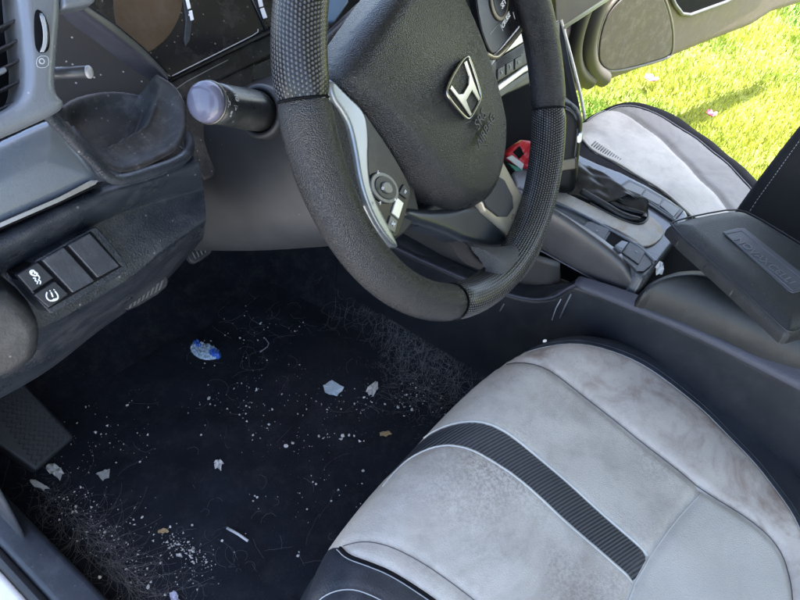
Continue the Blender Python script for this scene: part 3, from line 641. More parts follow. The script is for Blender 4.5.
# storage pocket
pin = [hY(x, y, Y) for x, y, Y in ()]
FP = Fr(hY(110, 120, .2), (-.15, -.7, .7))
prism('pocket_wall', FP.L([(30, -40), (60, -20), (110, 36), (165, 84), (178, 150), (110, 165), (40, 100)]), FP, -.02, 0, mat('pocket_black', (.005, .005, .006), .6, specks=.06), db, .002)
FQ = Fr(hY(110, 120, .16), (-.1, -.55, .85))
well = smooth_poly(FQ.L([(50, 112), (52, 60), (120, 36), (162, 84), (150, 118), (144, 128), (122, 140), (104, 150), (92, 148), (74, 134)]), 1)
def trayh(a, b, d):
    q_, i_ = sdist(a, b, well); return .012*np.exp(-(d/.010)**2)-.004-np.where(i_, .035*np.clip(q_/.008, 0, 1), 0)+.0012*np.exp(-(q_/.0015)**2)
pad('pocket_tray', smooth_poly(FQ.L([(52, 100), (70, 78), (120, 70), (168, 84), (186, 110), (184, 150), (150, 170), (118, 180), (100, 168), (74, 140)]), 2), FQ, .004, .01, mat('dusty_tray', (.012, .012, .013), .6, 300, .3, .2, .8, (.11, .105, .105), .1), db, .002, 0, hf=trayh)
lipP = [(44, 108), (52, 118), (78, 146), (98, 166), (108, 177), (122, 181), (150, 172), (176, 163), (187, 155), (190, 146), (188, 136)]
lY = [.095, .097, .1, .1, .1, .1, .1, .1, .102, .13, .17]
tube('pocket_lip', smooth_poly([hY(x, y, Y) for (x, y), Y in zip(lipP, lY)], 2, False), .0042, Mdash, db, 12)
tr_ = tube('trip_knob', [hY(45, 73, .12), hY(60, 73, .115), hY(88, 72, .1)], [.0036, .0036, .0038], mat('knob_rod', (.04, .043, .052), .3), db, 20)
a_, b_ = hY(60, 73, .115), hY(88, 72, .1); rd = nrm(b_-a_)
lathe('trip_knob_end', [(.0039, 0), (.0039, .001), (.0033, .0018), (.0001, .0019)], b_, rd, mat('knob_end', (.3, .3, .32), .35), tr_)
# band from the vent to the meter corner
band = [[hY(x, y, Y) for x, y, Y in ((52, -30, .16), (68, 4, .16), (102, 32, .17), (136, 58, .18), (167, 83, .19))],
        [hY(x, y, Y) for x, y, Y in ((55, -36, .14), (72, 2, .145), (108, 32, .155), (142, 58, .17), (168, 80, .185))],
        [hY(x, y, Y) for x, y, Y in ((70, -40, .14), (80, -2, .15), (114, 24, .16), (145, 50, .175), (168, 74, .19))]]
band = [[hY(x, y, Y) for x, y, Y in ((40, -30, .2), (62, 14, .2), (97, 42, .2), (130, 67, .2), (163, 90, .2))]]+band
surf('hood_band', band, mat('satin_hood_band', (.045, .047, .065), .38, 500, .1), db, 5)
surf('hood_edge', [[p+np.array([0, -.001, .001]) for p in band[-1]], [p+np.array([.002, .012, -.004]) for p in band[-1]]], Mgloss0, db, 4)
# meter
FM = Fr(hY(170, 40, .26), (-.1, -.8, .6))
me_ = prism('meter_panel', FM.L([(60, -60), (330, -60), (330, 0), (262, 33), (250, 39), (172, 78), (163, 74), (120, 40), (90, 10)]), FM, -.02, 0, Mgloss, db, .003)
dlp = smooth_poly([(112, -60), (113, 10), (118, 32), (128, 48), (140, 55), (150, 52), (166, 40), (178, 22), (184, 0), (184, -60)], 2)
prism('dial_reflection', FM.L(dlp, .0006), FM, -.002, .0006, Mtan, me_, .0004)  # flat brown disc, a reflected glow on the meter painted as colour
arc = [(186, -30), (189, 0), (192, 22), (190, 40), (186, 46), (184, 40), (186, 20), (183, 0), (180, -30)]
prism('gauge_ring', FM.L(arc, .002), FM, -.001, .002, Mdash, me_, .0008)
for pts in ([(185.5, -2), (188.5, -3), (191, 8), (188, 9)], [(189, 11), (192, 10), (194, 19.5), (191, 20.5)], [(188.5, 14.2), (190.2, 13.8), (190.6, 15.4), (189, 15.8)], [(256, -10), (260, -10), (263.5, 6), (260, 7)], [(260.5, 8.5), (264, 7.5), (267.5, 17.5), (264, 18.5)]):
    prism('gauge_segment', FM.L(pts, .003), FM, .0012, .003, Mwhite, me_, .0002)
ink([(172, 76), (200, 62), (252, 36), (258, 32), (258, 29)], Mgrey, .0005, FM, .0012, 'meter_edge', me_, sub=0)
ink([(248, -10), (266, 30)], Mdash, .0008, FM, .0012, 'meter_divider', me_, sub=0)
prism('meter_lower_trim', FM.L([(160, 78), (172, 80), (255, 40), (330, 4), (330, 30), (270, 56), (196, 92), (168, 112), (160, 100)], -.012), FM, -.05, -.012, Mdusty, db, .003)
ink([(168, 140), (166, 120), (167, 100), (178, 86), (212, 68), (228, 60)], Mgrey, .00045, FM, -.0115, 'column_trim_line', db)
prism('column_gap', smooth_poly(FM.L([(168, 98), (180, 86), (240, 55), (262, 60), (230, 150), (208, 186), (192, 165), (172, 130)], -.016), 1), FM, -.06, -.016, Mdusty, db, .004)
# dash bulk in front, under the windscreen
surf('upper_dash', [[(-.45, .3, .55), (0, .3, .5), (.3, .3, .5), (.5, .3, .5), (.58, .3, .5)], [(-.45, .3, .66), (0, .33, .6), (.3, .3, .6), (.5, .28, .6), (.59, .28, .6)], [(-.45, .34, .76), (0, .4, .72), (.3, .4, .72), (.5, .36, .74), (.6, .34, .74)], [(-.45, .75, .78), (0, .8, .78), (.3, .8, .78), (.5, .8, .78), (.6, .75, .78)]], Mdash2, db, 4, thick=.01)
surf('firewall', [[(-.45, .30, .55), (1.12, .30, .50)], [(-.45, .45, .45), (1.12, .45, .40)], [(-.45, .76, .4), (1.12, .76, .4)]], Mgap, db, 3)
# trim seen between rim and airbag cover
FB = Fr(hY(350, 30, .17), (-.2, -.8, .6))
prism('upper_column_cover', smooth_poly(FB.L([(318, 96), (322, 40), (345, 18), (375, -10), (440, -60), (480, -60), (420, 40), (360, 110)]), 1), FB, -.03, 0, Mdusty, colm, .004)
for dx, w_ in ((0, .0011), (6, .0006)): tube('column_trim_line', [FB.w(*FB.l(x+dx, y, .001), .001) for x, y in ((322, 66), (332, 52), (350, 26), (366, 8), (380, -4), (420, -36))], w_, Mbright if dx == 0 else Msilver, colm, 6, sub=1)
prism('display_corner', FB.L([(330, -40), (352, -20), (350, 2), (336, 22), (328, 22), (326, -20)], -.002), FB, -.012, -.004, mat('blue_display_glass', (.16, .24, .36), .2), db, .003)
# vents under the dash edge
pdl = thing('brake_pedal', (.0, .45, .2), 'ribbed rubber brake pedal peeking out under the dash beside the column', 'pedal')
FPd = Fr(hY(205, 252, .30), (-.1, -.7, .7))
prism('pedal_pad', smooth_poly(FPd.L([(186, 250), (200, 225), (214, 236), (215, 250), (198, 263), (190, 262)]), 1), FPd, -.012, 0, Mrubber, pdl, .002)
for k in range(6): tube('pedal_rib', [FPd.w(*FPd.l(190+k*4, 247-k*1.6, .001), .001), FPd.w(*FPd.l(196+k*3.3, 259-k*2.2, .001), .001)], .0012, mat('rib', (.04, .043, .05), .5) if k == 0 else bpy.data.materials['rib'], pdl, 6)
tube('pedal_arm', [hY(200, 240, .32), (.02, .5, .45)], .008, Mrubber, pdl, 8)
FG = Fr(hY(152, 288, .155), (-.1, -.8, .1))
gr = prism('vent_grille', smooth_poly(FG.L([(122, 308), (128, 296), (163, 272), (170, 279), (166, 290), (131, 312)]), 1), FG, -.02, 0, Mdash2, db, .002)
for k in range(8): prism('grille_slot', FG.L([(131+k*4.4, 301-k*2.9), (133.4+k*4.4, 299.5-k*2.9), (131.5+k*4.2, 307.5-k*2.6), (129+k*4.2, 309-k*2.6)], .001), FG, 0, .001, mat('slot_edge', (.05, .053, .06), .5) if k == 0 else bpy.data.materials['slot_edge'], gr, .0003)
# centre stack
FC = Fr(hY(500, 50, .13), (-.05, -.9, .42))
cs = thing('climate_panel', hY(500, 60, .13), 'row of small climate keys between bright silver strips behind the wheel', 'control panel')
stack = prism('stack_housing', FC.L([(400, -60), (548, -60), (552, 20), (550, 60), (530, 84), (500, 98), (440, 112)], -.02), FC, -.08, -.02, Mdash2, cs, .004)
def ct(x, y, s_, sz, h=.001, m=Mwhite, rotv=(21, -15)):
    p = FC.w(*FC.l(x, y, h), h); e = FC.w(*FC.l(x+rotv[0], y+rotv[1], h), h)-p; text('panel_text', s_, p, e, np.cross(FC.z, e), sz, m, cs)
FC2 = FC
prism('silver_strip', FC.L([(492, 66), (497, 54), (524, 22), (550, 0), (550, 28), (524, 42), (498, 58)], -.012), FC, -.03, -.012, Mbright, cs, .002)
prism('switch_strip', FC.L([(488, 66), (498, 59), (524, 42), (560, 20), (560, 46), (524, 66), (498, 82), (490, 84)], -.014), FC, -.03, -.014, Mgloss0, cs, .002)
for k in range(3):
    x, y = 498+8.6*k, 76-5*k
    prism('switch_key', FC.L([(x, y-7), (x+7, y-11), (x+7, y-1), (x, y+4)], -.012), FC, -.016, -.012, Mbtn2, cs, .0008)
    ct(x+3.6, y-4, ('a', '3', 'n')[k], .009, -.0115, Mgrey, (20, -10))
for k in range(5): tube('strip_line', [FC.w(*FC.l(497, 68-k*1.6, -.0135), -.0135), FC.w(*FC.l(524, 52-k*1.6, -.0135), -.0135)], .0006, Mbtn, cs, 5)
prism('lower_strip', FC.L([(494, 90), (500, 84), (524, 67), (560, 46), (560, 53), (524, 73), (500, 91)], -.012), FC, -.03, -.012, Mbright, cs, .002)
prism('cubby_frame', FC.L([(494, 96), (500, 90), (524, 74), (560, 55), (560, 60), (524, 80), (500, 98)], -.018), FC, -.03, -.018, Mbtn, cs, .001)
# ------------------------------------------------------------------ driver seat
def seat_frame(o, tilt): t = math.radians(tilt); return Fr2(np.array(o, float), np.array([1., 0, 0]), np.array([0, math.cos(t), math.sin(t)]), np.array([0, -math.sin(t), math.cos(t)]))
FS1 = seat_frame((0, -.1, .31), 15)
ds = thing('driver_seat', (0, -.3, .0), 'near cream upholstered driver seat cushion with a ribbed black stripe and dark piping', 'car seat')
outP = [(308, 612), (314, 590), (326, 556), (344, 526), (386, 474), (421, 438), (460, 396), (498, 361), (534, 337), (572, 323), (615, 326), (664, 341), (711, 367), (752, 399), (788, 437), (822, 486), (870, 560), (900, 700), (850, 800), (380, 800), (322, 680)]
OP = smooth_poly(FS1.L(outP), 2)
def PL(pts, n=2, closed=False): return smooth_poly(FS1.L(pts), n, closed)
seamR = PL([(506, 350), (530, 360), (560, 380), (620, 430), (660, 462), (697, 492), (745, 522), (776, 550), (787, 580), (790, 620), (780, 700)])
seamX = PL([(697, 492), (672, 520), (655, 541), (640, 565), (626, 592), (618, 620), (610, 680)])
st_top = PL([(404, 452), (410, 446), (418, 438), (428, 429), (446, 422), (472, 422), (496, 432), (520, 448), (580, 500), (645, 558)])
st_bot = PL([(388, 476), (394, 468), (404, 457), (416, 447), (440, 441), (466, 448), (492, 462), (520, 482), (580, 538), (632, 582)])
seamL = PL([(348, 540), (366, 539), (390, 547), (420, 563), (450, 584), (480, 606), (520, 640)])
pip = PL([(345, 541), (350, 553), (366, 562), (392, 574), (420, 592), (440, 606), (480, 640)])
arcs = PL([(318, 600), (330, 590), (350, 588), (372, 597), (400, 612)])
edgeB = PL([(486, 352), (512, 345), (545, 341), (585, 344), (625, 359), (663, 382), (700, 413), (738, 453), (768, 492), (788, 526), (802, 562), (815, 620)])
outerP = OP
def seat_h(a, b, d):
    h = -.006*0*a
    h = h+.012*np.exp(-((a-.17)/.06)**2)*np.clip((-b+.02)/.2, 0, 1)+.004*np.exp(-((a+.02)/.1)**2)
    for P, dep, w in ((seamR, .0045, .006), (seamX, .004, .006), (st_top, .0022, .004), (st_bot, .0022, .004), (seamL, .0025, .004), (pip, .003, .004), (arcs, .002, .004), (edgeB, .003, .004)):
        q_, _ = sdist(a, b, P, False); h = h-dep*np.exp(-(q_/w)**2)
    h += .0012*np.sin(a*60+b*22)*np.sin(b*41-a*9)*np.clip(d/.05, 0, 1)
    return h
def cat(*L_):
    out = []
    for l_ in L_: out += [tuple(p) for p in l_]
    return out
BIG = 2.0
stripe_poly = cat(st_top, st_bot[::-1])
# left dark side: everything beyond the piping line toward the front-left
left_poly = cat(pip, FS1.L([(480, 800), (200, 800), (200, 560), (330, 535)]))
edge_poly = cat(edgeB, FS1.L([(900, 760), (1000, 700), (900, 480), (700, 300), (560, 300), (480, 330)]))
side_poly = cat(seamR, FS1.L([(900, 800), (1000, 600), (800, 300), (560, 280), (490, 330)]))
rear_poly = cat(seamX, FS1.L([(610, 900), (800, 900), (800, 700)]), seamR[::-1][:0], [seamR[-1]], [p for p in seamR[::-1] if p[1] < seamX[0][1]])
pan, outs = pad('main_panel', OP, FS1, .05, .06, Mcream, ds, .0042, -.045, hf=seat_h, regions=[
    ('stripe_panel', stripe_poly, Mstripe, None), ('left_bolster_cover', left_poly, Mseatdk, None), ('outer_piping_band', edge_poly, Mseatdk, None),
    ('side_bolster_panel', side_poly, Mcream2, None), ('rear_panel', rear_poly, Mcream3, None)])
def seam_tube(P, off, r, m, nm, par, step=None, lift=.0):
    P = np.array(P); T_ = np.gradient(P, axis=0); T_ /= np.linalg.norm(T_, axis=1)[:, None]; Q = P+np.stack([-T_[:, 1], T_[:, 0]], 1)*off
    d, ins = sdist(Q[:, 0], Q[:, 1], OP); Q = Q[ins]; d = d[ins]
    q = np.clip(d/.06, 0, 1); h = -.045+.05*np.sqrt(1-(1-q)**2)+seat_h(Q[:, 0], Q[:, 1], d)+lift
    return tube(nm, [FS1.w(a, b, hh) for (a, b), hh in zip(Q, h)], r, m, par, 6)
seam_tube(st_top, .0022, .0011, Mthread, 'stripe_stitching', ds, lift=.0003)
seam_tube(st_bot, -.0022, .0011, Mthread, 'stripe_stitching', ds, lift=.0003)
seam_tube(seamX, .003, .0007, Mthread, 'seam_stitching', ds, lift=.0002)
seam_tube(pip, 0, .0016, Mgap, 'piping', ds, lift=.0012); seam_tube(pip, -.0035, .0005, Mgrey, 'seam_stitching', ds, lift=.0004)
seam_tube(arcs, .0, .0006, Mgrey, 'seam_stitching', ds, lift=.001)
seam_tube(seamR, 0, .0007, mat('dark_seam', (.08, .075, .075), .7), 'seam_stitching', ds, lift=.002)
seam_tube(seamL, 0, .0005, bpy.data.materials['dark_seam'], 'seam_stitching', ds, lift=.001)
seam_tube(edgeB, .0, .0006, Mgrey, 'seam_stitching', ds, lift=.0008); seam_tube(edgeB, .006, .0004, Mbtn, 'seam_stitching', ds, lift=.0012)
# cushion body below the skin
G_ = smooth_poly(FS1.L(outP), 1); cG = np.mean(G_, 0)
prism('cushion_base', [tuple(cG+(p-cG)*.975) for p in G_], FS1, -.2, -.052, Mseatdk, ds, .01)

# ------------------------------------------------------------------ passenger seat
FS2 = seat_frame((.85, 0, .25), 6)
ps = thing('passenger_seat', (.85, -.1, 0), 'far grey stained passenger seat cushion with a dark outer edge and black backrest', 'car seat')
oP2 = smooth_poly(FS2.L([(540, 190), (556, 150), (574, 122), (596, 104), (618, 96), (640, 96), (672, 106), (708, 130), (740, 155), (766, 178), (790, 205), (800, 260), (700, 300), (600, 240)]), 2)
def P2(pts, n=2): return smooth_poly(FS2.L(pts), n, False)
e2 = P2([(588, 118), (606, 107), (626, 105), (650, 112), (684, 131), (717, 156), (746, 184), (770, 219)])
s2 = P2([(596, 103), (612, 108), (632, 117), (660, 137), (686, 163), (704, 183), (722, 200), (740, 230)])
l2 = P2([(570, 120), (578, 134), (586, 147), (600, 158), (622, 168), (655, 188), (680, 206), (700, 230)])
def h2(a, b, d):
    h = 0*a
    for P, dep, w in ((s2, .006, .009), (e2, .004, .006), (l2, .003, .006)):
        q_, _ = sdist(a, b, P, False); h = h-dep*np.exp(-(q_/w)**2)
    return h+.002*np.sin(a*45+b*20)*np.sin(b*33)
pad('main_panel', oP2, FS2, .04, .05, Mpass, ps, .006, -.036, hf=h2, depth=.12, regions=[
    ('outer_edge_band', cat(e2, FS2.L([(900, 260), (900, 100), (700, 60), (600, 60), (560, 110)])), Mpassd, None),
    ('side_bolster_panel', cat(s2, FS2.L([(900, 260), (900, 100), (700, 60), (600, 60)])), mat('darker_soiled_upholstery', (.25, .24, .225), .6, 700, .3, .12, .6, (.15, .14, .13), stain=.9, staincol=(.1, .095, .09), stain_scale=7), None),
    ('inner_side', cat(l2, FS2.L([(700, 330), (500, 260), (540, 100)])), Mpassd, None)])
def tube2(P, r, m, nm, off=0, lift=.004):
    P = np.array(P); d, ins = sdist(P[:, 0], P[:, 1], oP2); P = P[ins]; d = d[ins]; q = np.clip(d/.05, 0, 1); h = -.036+.04*np.sqrt(1-(1-q)**2)+h2(P[:, 0], P[:, 1], d)+lift
    tube(nm, [FS2.w(a, b, x) for (a, b), x in zip(P, h)], r, m, ps, 6)
tube2(l2, .0028, mat('cream_piping', (.5, .48, .42), .5), 'piping'); tube2(e2, .0008, Mgrey, 'seam_stitching')
Mribg = mat('grey_side_rib', (.13, .13, .13), .7)
for k in range(13):
    t = k/12; p0 = np.array(FS2.l(591+26*t, 147+17*t)); p1 = np.array(FS2.l(595+25*t, 143+17*t)); tube('side_rib', [FS2.w(*p0, .003), FS2.w(*p1, .0035)], .0015, Mribg, ps, 6)
FX5 = Fr(np.array([.56, -.3, .4]), (-1, .06, 0))
bk = pad('backrest', smooth_poly(FX5.L([(726, 224), (744, 198), (770, 163), (800, 125), (840, 76), (900, 20), (1100, 20), (1100, 420), (850, 420), (740, 250)]), 1), FX5, .012, .012, Mback, ps, .005, -.012, depth=.06)
pts = [(750, 211), (757, 200), (765, 189), (775, 175), (787, 158), (800, 140), (815, 121), (840, 92)]
for (x0, y0), (x1, y1) in zip(pts[:-1], pts[1:]):
    n_ = max(2, int(math.hypot(x1-x0, y1-y0)/3.4))
    for k in range(n_):
        t0, t1 = k/n_, (k+.6)/n_; a_ = FX5.l(x0+(x1-x0)*t0, y0+(y1-y0)*t0); b_ = FX5.l(x0+(x1-x0)*t1, y0+(y1-y0)*t1)
        tube('backrest_stitch', [FX5.w(*a_, .0005), FX5.w(*b_, .0005)], .0006, Mgrey, bk, 4)

# ------------------------------------------------------------------ centre console
cc = thing('centre_console', (.37, -.1, .05), 'dark centre console with gear gate, parking brake switches and scuffed side walls', 'console')
FX = Fr(np.array([.25, -.1, .3]), (-1, 0, 0))
ctop = [(340, 215), (398, 250), (463, 278), (500, 292), (530, 300), (553, 298), (566, 289), (577, 284), (700, 335), (800, 386), (900, 432)]
side = smooth_poly(FX.L(ctop), 1, False)+[np.array(p) for p in FX.L([(900, 900), (640, 600), (430, 440), (330, 330)])]
pad('side_wall', side, FX, .006, .006, Mcons, cc, .004, -.006, depth=.02)
tube('scuff_mark', [hX(x, y, .2485) for x, y in ((552, 320), (556, 308), (561, 299))], .0009, Mgrey, cc, 5); tube('scuff_mark', [hX(x, y, .2487) for x, y in ((560, 318), (565, 306), (571, 294))], .0013, mat('scuff', (.14, .14, .15), .7), cc, 5)
tube('scuff_mark', [hX(x, y, .2487) for x, y in ((500, 311), (504, 304))], .0012, bpy.data.materials['scuff'], cc, 5)
surf('top_ledge', [[hX(x, y, .247) for x, y in ((576, 287), (620, 305), (700, 339), (800, 390), (900, 436))],
                   [hX(x, y, .2485) for x, y in ((575, 283), (622, 301), (701, 334), (801, 384), (900, 430))],
                   [hX(x, y, .259) for x, y in ((578, 278), (624, 293), (703, 324), (803, 373), (900, 418))],
                   [hX(x, y, .263) for x, y in ((581, 277), (626, 291), (705, 322), (805, 370), (900, 415))]], Mledge, cc, 4, thick=.003)
surf('lower_recess', [[hX(x, y, X_) for x, y, X_ in ((340, 190, .3), (400, 225, .30), (470, 260, .31), (540, 272, .31), (600, 295, .30), (640, 300, .3), (720, 318, .29), (900, 405, .29))],
                      [hX(x, y, X_) for x, y, X_ in ((340, 205, .28), (400, 240, .27), (463, 272, .27), (520, 290, .275), (575, 283, .27), (620, 297, .268), (710, 328, .265), (900, 422, .265))],
                      [hX(x, y, X_) for x, y, X_ in ((340, 220, .252), (400, 252, .252), (463, 280, .252), (530, 301, .252), (577, 286, .252), (620, 302, .262), (710, 334, .262), (900, 428, .262))]], Mcons, cc, 5, thick=.003)
tube('side_wall_edge', smooth_poly([hX(x, y, .2505) for x, y in ctop[:8]], 2, False), .0022, Mledge, cc, 8)
# upper body face
surf('upper_side', [[hX(x, y, .29) for x, y in ((380, 120), (460, 160), (546, 203), (590, 230), (622, 254), (634, 268), (640, 284))],
                    [hX(x, y, .275) for x, y in ((380, 124), (460, 165), (545, 207), (588, 236), (618, 260), (630, 274), (637, 286))],
                    [hX(x, y, .272) for x, y in ((380, 150), (460, 190), (536, 228), (584, 256), (612, 274), (626, 284), (635, 290))],
                    [hX(x, y, .278) for x, y in ((380, 168), (460, 208), (531, 243), (578, 270), (602, 283), (622, 291), (634, 294))],
                    [hX(x, y, .31) for x, y in ((380, 168), (460, 208), (531, 243), (578, 270), (602, 283), (622, 291), (636, 294))]], Mconsface, cc, 5)
tube('upper_side_edge', smooth_poly([hX(x, y, .277) for x, y in ((380, 171), (460, 211), (531, 245), (578, 271), (602, 284), (622, 292), (632, 295), (638, 289), (637, 281))], 2, False), .0014, Mledge, cc, 8)
surf('front_tunnel_side', [[hX(x, y, .285) for x, y in ((330, 150), (400, 200), (470, 232), (560, 262))], [hX(x, y, .287) for x, y in ((330, 215), (400, 250), (470, 275), (560, 292))]], mat('tunnel_plastic', (.045, .042, .04), .5, 400, .2), cc, 4, thick=.003)
# deck
FDk = Fr2(np.array([.36, -.1, .385]), np.array([1., 0, 0]), nrm([0, 1, .08]), nrm([0, -.08, 1])); FDk.x = np.cross(FDk.y, FDk.z)
dk = pad('deck', smooth_poly(FDk.L([(505, 182), (548, 202), (592, 229), (626, 256), (640, 280), (650, 276), (662, 258), (676, 240), (690, 218), (685, 208), (632, 176), (590, 160), (565, 146), (530, 150)]), 1), FDk, .004, .006, Mdeck, cc, .003, -.004, depth=.06)
def D(pts, h0, h1, m, nm, par=cc, bev=.001, sm=0): P_ = FDk.L(pts, h1); return prism(nm, smooth_poly(P_, sm) if sm else P_, FDk, h0, h1, m, par, bev)
D([(548, 172), (575, 186), (612, 196), (650, 214), (664, 228), (664, 236), (652, 246), (640, 246), (612, 232), (580, 212), (545, 195)], 0, .003, Mdirt, 'gate_surround', cc, .002, 1)
D([(566, 162), (600, 180), (640, 202), (649, 210), (648, 221), (638, 225), (618, 218), (590, 204), (560, 190)], 0, .0036, Mgap, 'gate_slot', cc, .001, 1)
for pts in ([(545, 199), (580, 213), (612, 231), (640, 247), (655, 262)], [(600, 174), (640, 196), (672, 217), (680, 226)]): tube('deck_trim', smooth_poly([FDk.w(*FDk.l(x, y, .003), .003) for x, y in pts], 2, False), .0022, Mtrim2, cc, 8)
D([(580, 229), (590, 219), (612, 226), (640, 241), (656, 262), (640, 275), (628, 262), (603, 245)], 0, .003, Mcons, 'switch_bezel', cc, .002, 1)
D([(584, 231), (591, 222), (610, 229), (603, 241)], .003, .0045, Mbtn, 'hold_switch'); D([(605, 241), (612, 230), (630, 240), (624, 252)], .0025, .0035, Mgap, 'brake_switch_well')
D([(615, 245), (622, 240), (629, 242), (623, 250)], .004, .011, Mtrim2, 'parking_brake_switch', cc, .0015); D([(622, 252), (630, 242), (646, 251), (639, 264)], .003, .0045, Mbtn, 'park_switch')
def dtx(x, y, s_, sz=.007): p = FDk.w(*FDk.l(x, y, .0046), .0046); text('switch_mark', s_, p, FDk.x, FDk.y, sz, Mgrey, cc, .0002)
dtx(597, 231, 'A'); dtx(637, 252, 'P')
D([(617, 187), (629, 179), (646, 187), (664, 197), (684, 210), (674, 221), (656, 209), (638, 198)], 0, .004, Mcons, 'seat_heater_bezel', cc, .0015)
for q_ in ([(621, 187), (630, 182), (645, 189), (641, 195)], [(642, 196), (646, 190), (662, 199), (659, 205)], [(660, 205), (664, 200), (680, 209), (674, 217)]): D(q_, .004, .006, mat('grey_pad_switch', (.16, .16, .15), .4, dust=.2) if 'grey_pad_switch' not in bpy.data.materials else bpy.data.materials['grey_pad_switch'], 'heater_switch')
D([(640, 284), (648, 268), (664, 254), (680, 238), (694, 216), (730, 240), (740, 290), (700, 300), (650, 300)], -.06, -.03, Mgap, 'console_rear_well', cc, .002)
# scrap of tissue wedged in the gap
# gear selector
gs = thing('gear_selector', (.33, -.02, .38), 'tall black gear lever with chrome collar and crumpled boot beside the wheel rim', 'gear lever')
g0 = np.array(FDk.w(*FDk.l(566, 196, .0), 0)); gt = hit(566, 100, (1, 0, 0), g0[0]+.0)
FGs = Fr(g0, (-.75, -.6, .25)); 
Mknb = mat('black_lever_leather', (.004, .004, .005), .45, 500, .3, spec=.25)
kn = smooth_poly(FGs.L([(546, 184), (547, 150), (549, 120), (552, 103), (562, 99), (576, 104), (583, 116), (583, 128), (580, 150), (577, 186), (570, 194), (550, 192)]), 1)
pad('knob', kn, FGs, .016, .018, Mknb, gs, .0016, -.004, depth=.03)
tube('knob_trim', smooth_poly([FGs.w(*FGs.l(x, y, .008), .008) for x, y in ((550, 110), (562, 106), (573, 112), (577, 124), (575, 150), (572, 163))], 2, False), .003, Mbtn, gs, 8)
prism('collar', FGs.L([(548, 161), (577, 157), (577, 170), (548, 174)], .014), FGs, -.01, .014, mat('smoky_chrome', (.07, .066, .062), .22, metal=.6), gs, .003)
prism('release_button', smooth_poly(FGs.L([(577, 134), (584, 131), (583, 142), (577, 145)], .012), 1), FGs, -.005, .012, Msilver, gs, .002)
def boot(px):
    rows = []
    for i in range(5):
        t = i/4; rows.append([FDk.w(*FDk.l(px[j][0]*(1-t)+px2[j][0]*t, px[j][1]*(1-t)+px2[j][1]*t, .003), .003+.022*math.sin(math.pi*(j/8))*(1-t*.3)+.004*math.sin(j*2.3+i*1.9)) for j in range(9)])
    return rows
px = [(552, 188), (556, 182), (562, 178), (568, 176), (574, 174), (580, 175), (586, 177), (590, 181), (592, 186)]
px2 = [(600, 205), (608, 205), (616, 204), (624, 204), (632, 205), (640, 206), (645, 209), (647, 214), (646, 219)]
surf('boot', boot(px), mat('boot_leather', (.008, .008, .009), .42, 300, .3, dust=.12), gs, 4, thick=.001)
for P_, rr_ in (([(580, 183), (598, 195), (620, 206), (643, 214)], .0042), ([(582, 192), (604, 206), (624, 215), (640, 220)], .005), ([(590, 186), (612, 196), (632, 203), (646, 210)], .0032)):
    tube('boot_fold', [FDk.w(*FDk.l(x, y, .006), .006+.0035*math.sin(k*2.2)) for k, (x, y) in enumerate(P_)], [rr_*1.3, rr_, rr_*1.15, rr_*.6], bpy.data.materials['boot_leather'], gs, 10, sub=2)
tube('gate_rim', smooth_poly([FDk.w(*FDk.l(x, y, .004), .004) for x, y in ((590, 178), (612, 188), (640, 202), (649, 211), (647, 221), (638, 225), (618, 218), (590, 203))], 2, False), .0014, Mbtn2, gs, 6)
# armrest base
FA = Fr2(np.array([.36, -.3, .375]), np.array([1., 0, 0]), nrm([0, 1, .1]), nrm([0, -.1, 1])); FA.x = np.cross(FA.y, FA.z)
ab = thing('console_bolster', (.3, -.35, .3), 'smudged vinyl armrest block at the rear of the console, under the loose lid', 'armrest')
pad('padded_side', smooth_poly(FA.L([(635, 302), (640, 292), (652, 286), (668, 281), (700, 282), (800, 296), (960, 330), (1000, 440), (960, 444), (800, 369), (700, 323), (652, 304)]), 1), FA, .045, .04, Marm, ab, .003, 0, depth=.01)
# lid
FLd = Fr2(np.array([.32, -.27, .475]), nrm([1, 0, .03]), nrm([0, 1, .02]), nrm([-.03, -.02, 1])); FLd.x = np.cross(FLd.y, FLd.z)
ld = thing('padded_lid', (.32, -.27, .44), 'black armrest lid lying askew over the armrest with an embossed name strip', 'console lid')
lp_ = smooth_poly(FLd.L([(669, 221), (676, 217), (700, 211), (735, 205), (752, 209), (800, 238), (900, 300), (900, 305), (806, 326), (792, 331), (782, 322), (725, 270)]), 1)
pad('lid_shell', lp_, FLd, .017, .024, Mlid, ld, .002, -.016, depth=.008)
tube('lid_piping', [FLd.w(*p, -.005) for p in (np.array(lp_)-np.mean(lp_, 0))*.985+np.mean(lp_, 0)], .0011, Mbtn2, ld, 6, closed=True)
lb = prism('name_strip', FLd.L([(722, 233), (737, 229), (744, 229), (812, 283), (808, 290), (793, 294), (788, 292)]), FLd, 0, .002, Mlabel, ld, .001)
tube('strip_border', [FLd.w(*FLd.l(x, y, .0021), .0021) for x, y in ((725, 234), (742, 231), (808, 284), (793, 291))], .0005, mat('strip_edge', (.12, .125, .15), .35), lb, 5, closed=True)
p0 = FLd.w(*FLd.l(734, 237, .0018), .0018); p1 = FLd.w(*FLd.l(795, 286, .0018), .0018)
text('embossed_text', 'NOVAXCELLI', (p0+p1)/2, p1-p0, np.cross(FLd.z, p1-p0), .0165, bpy.data.materials['strip_edge'], lb, .0005, sx=.86)

hC = Fr(hY(520, 130, .24), (-.3, -.8, .4)); prism('tray_shade_sheet', hC.L([(470, 90), (560, 40), (575, 110), (570, 230), (480, 240)]), hC, -.02, 0, Mgap, cc, .002)  # near-black sheet behind the packet, the tray's shade put into its colour
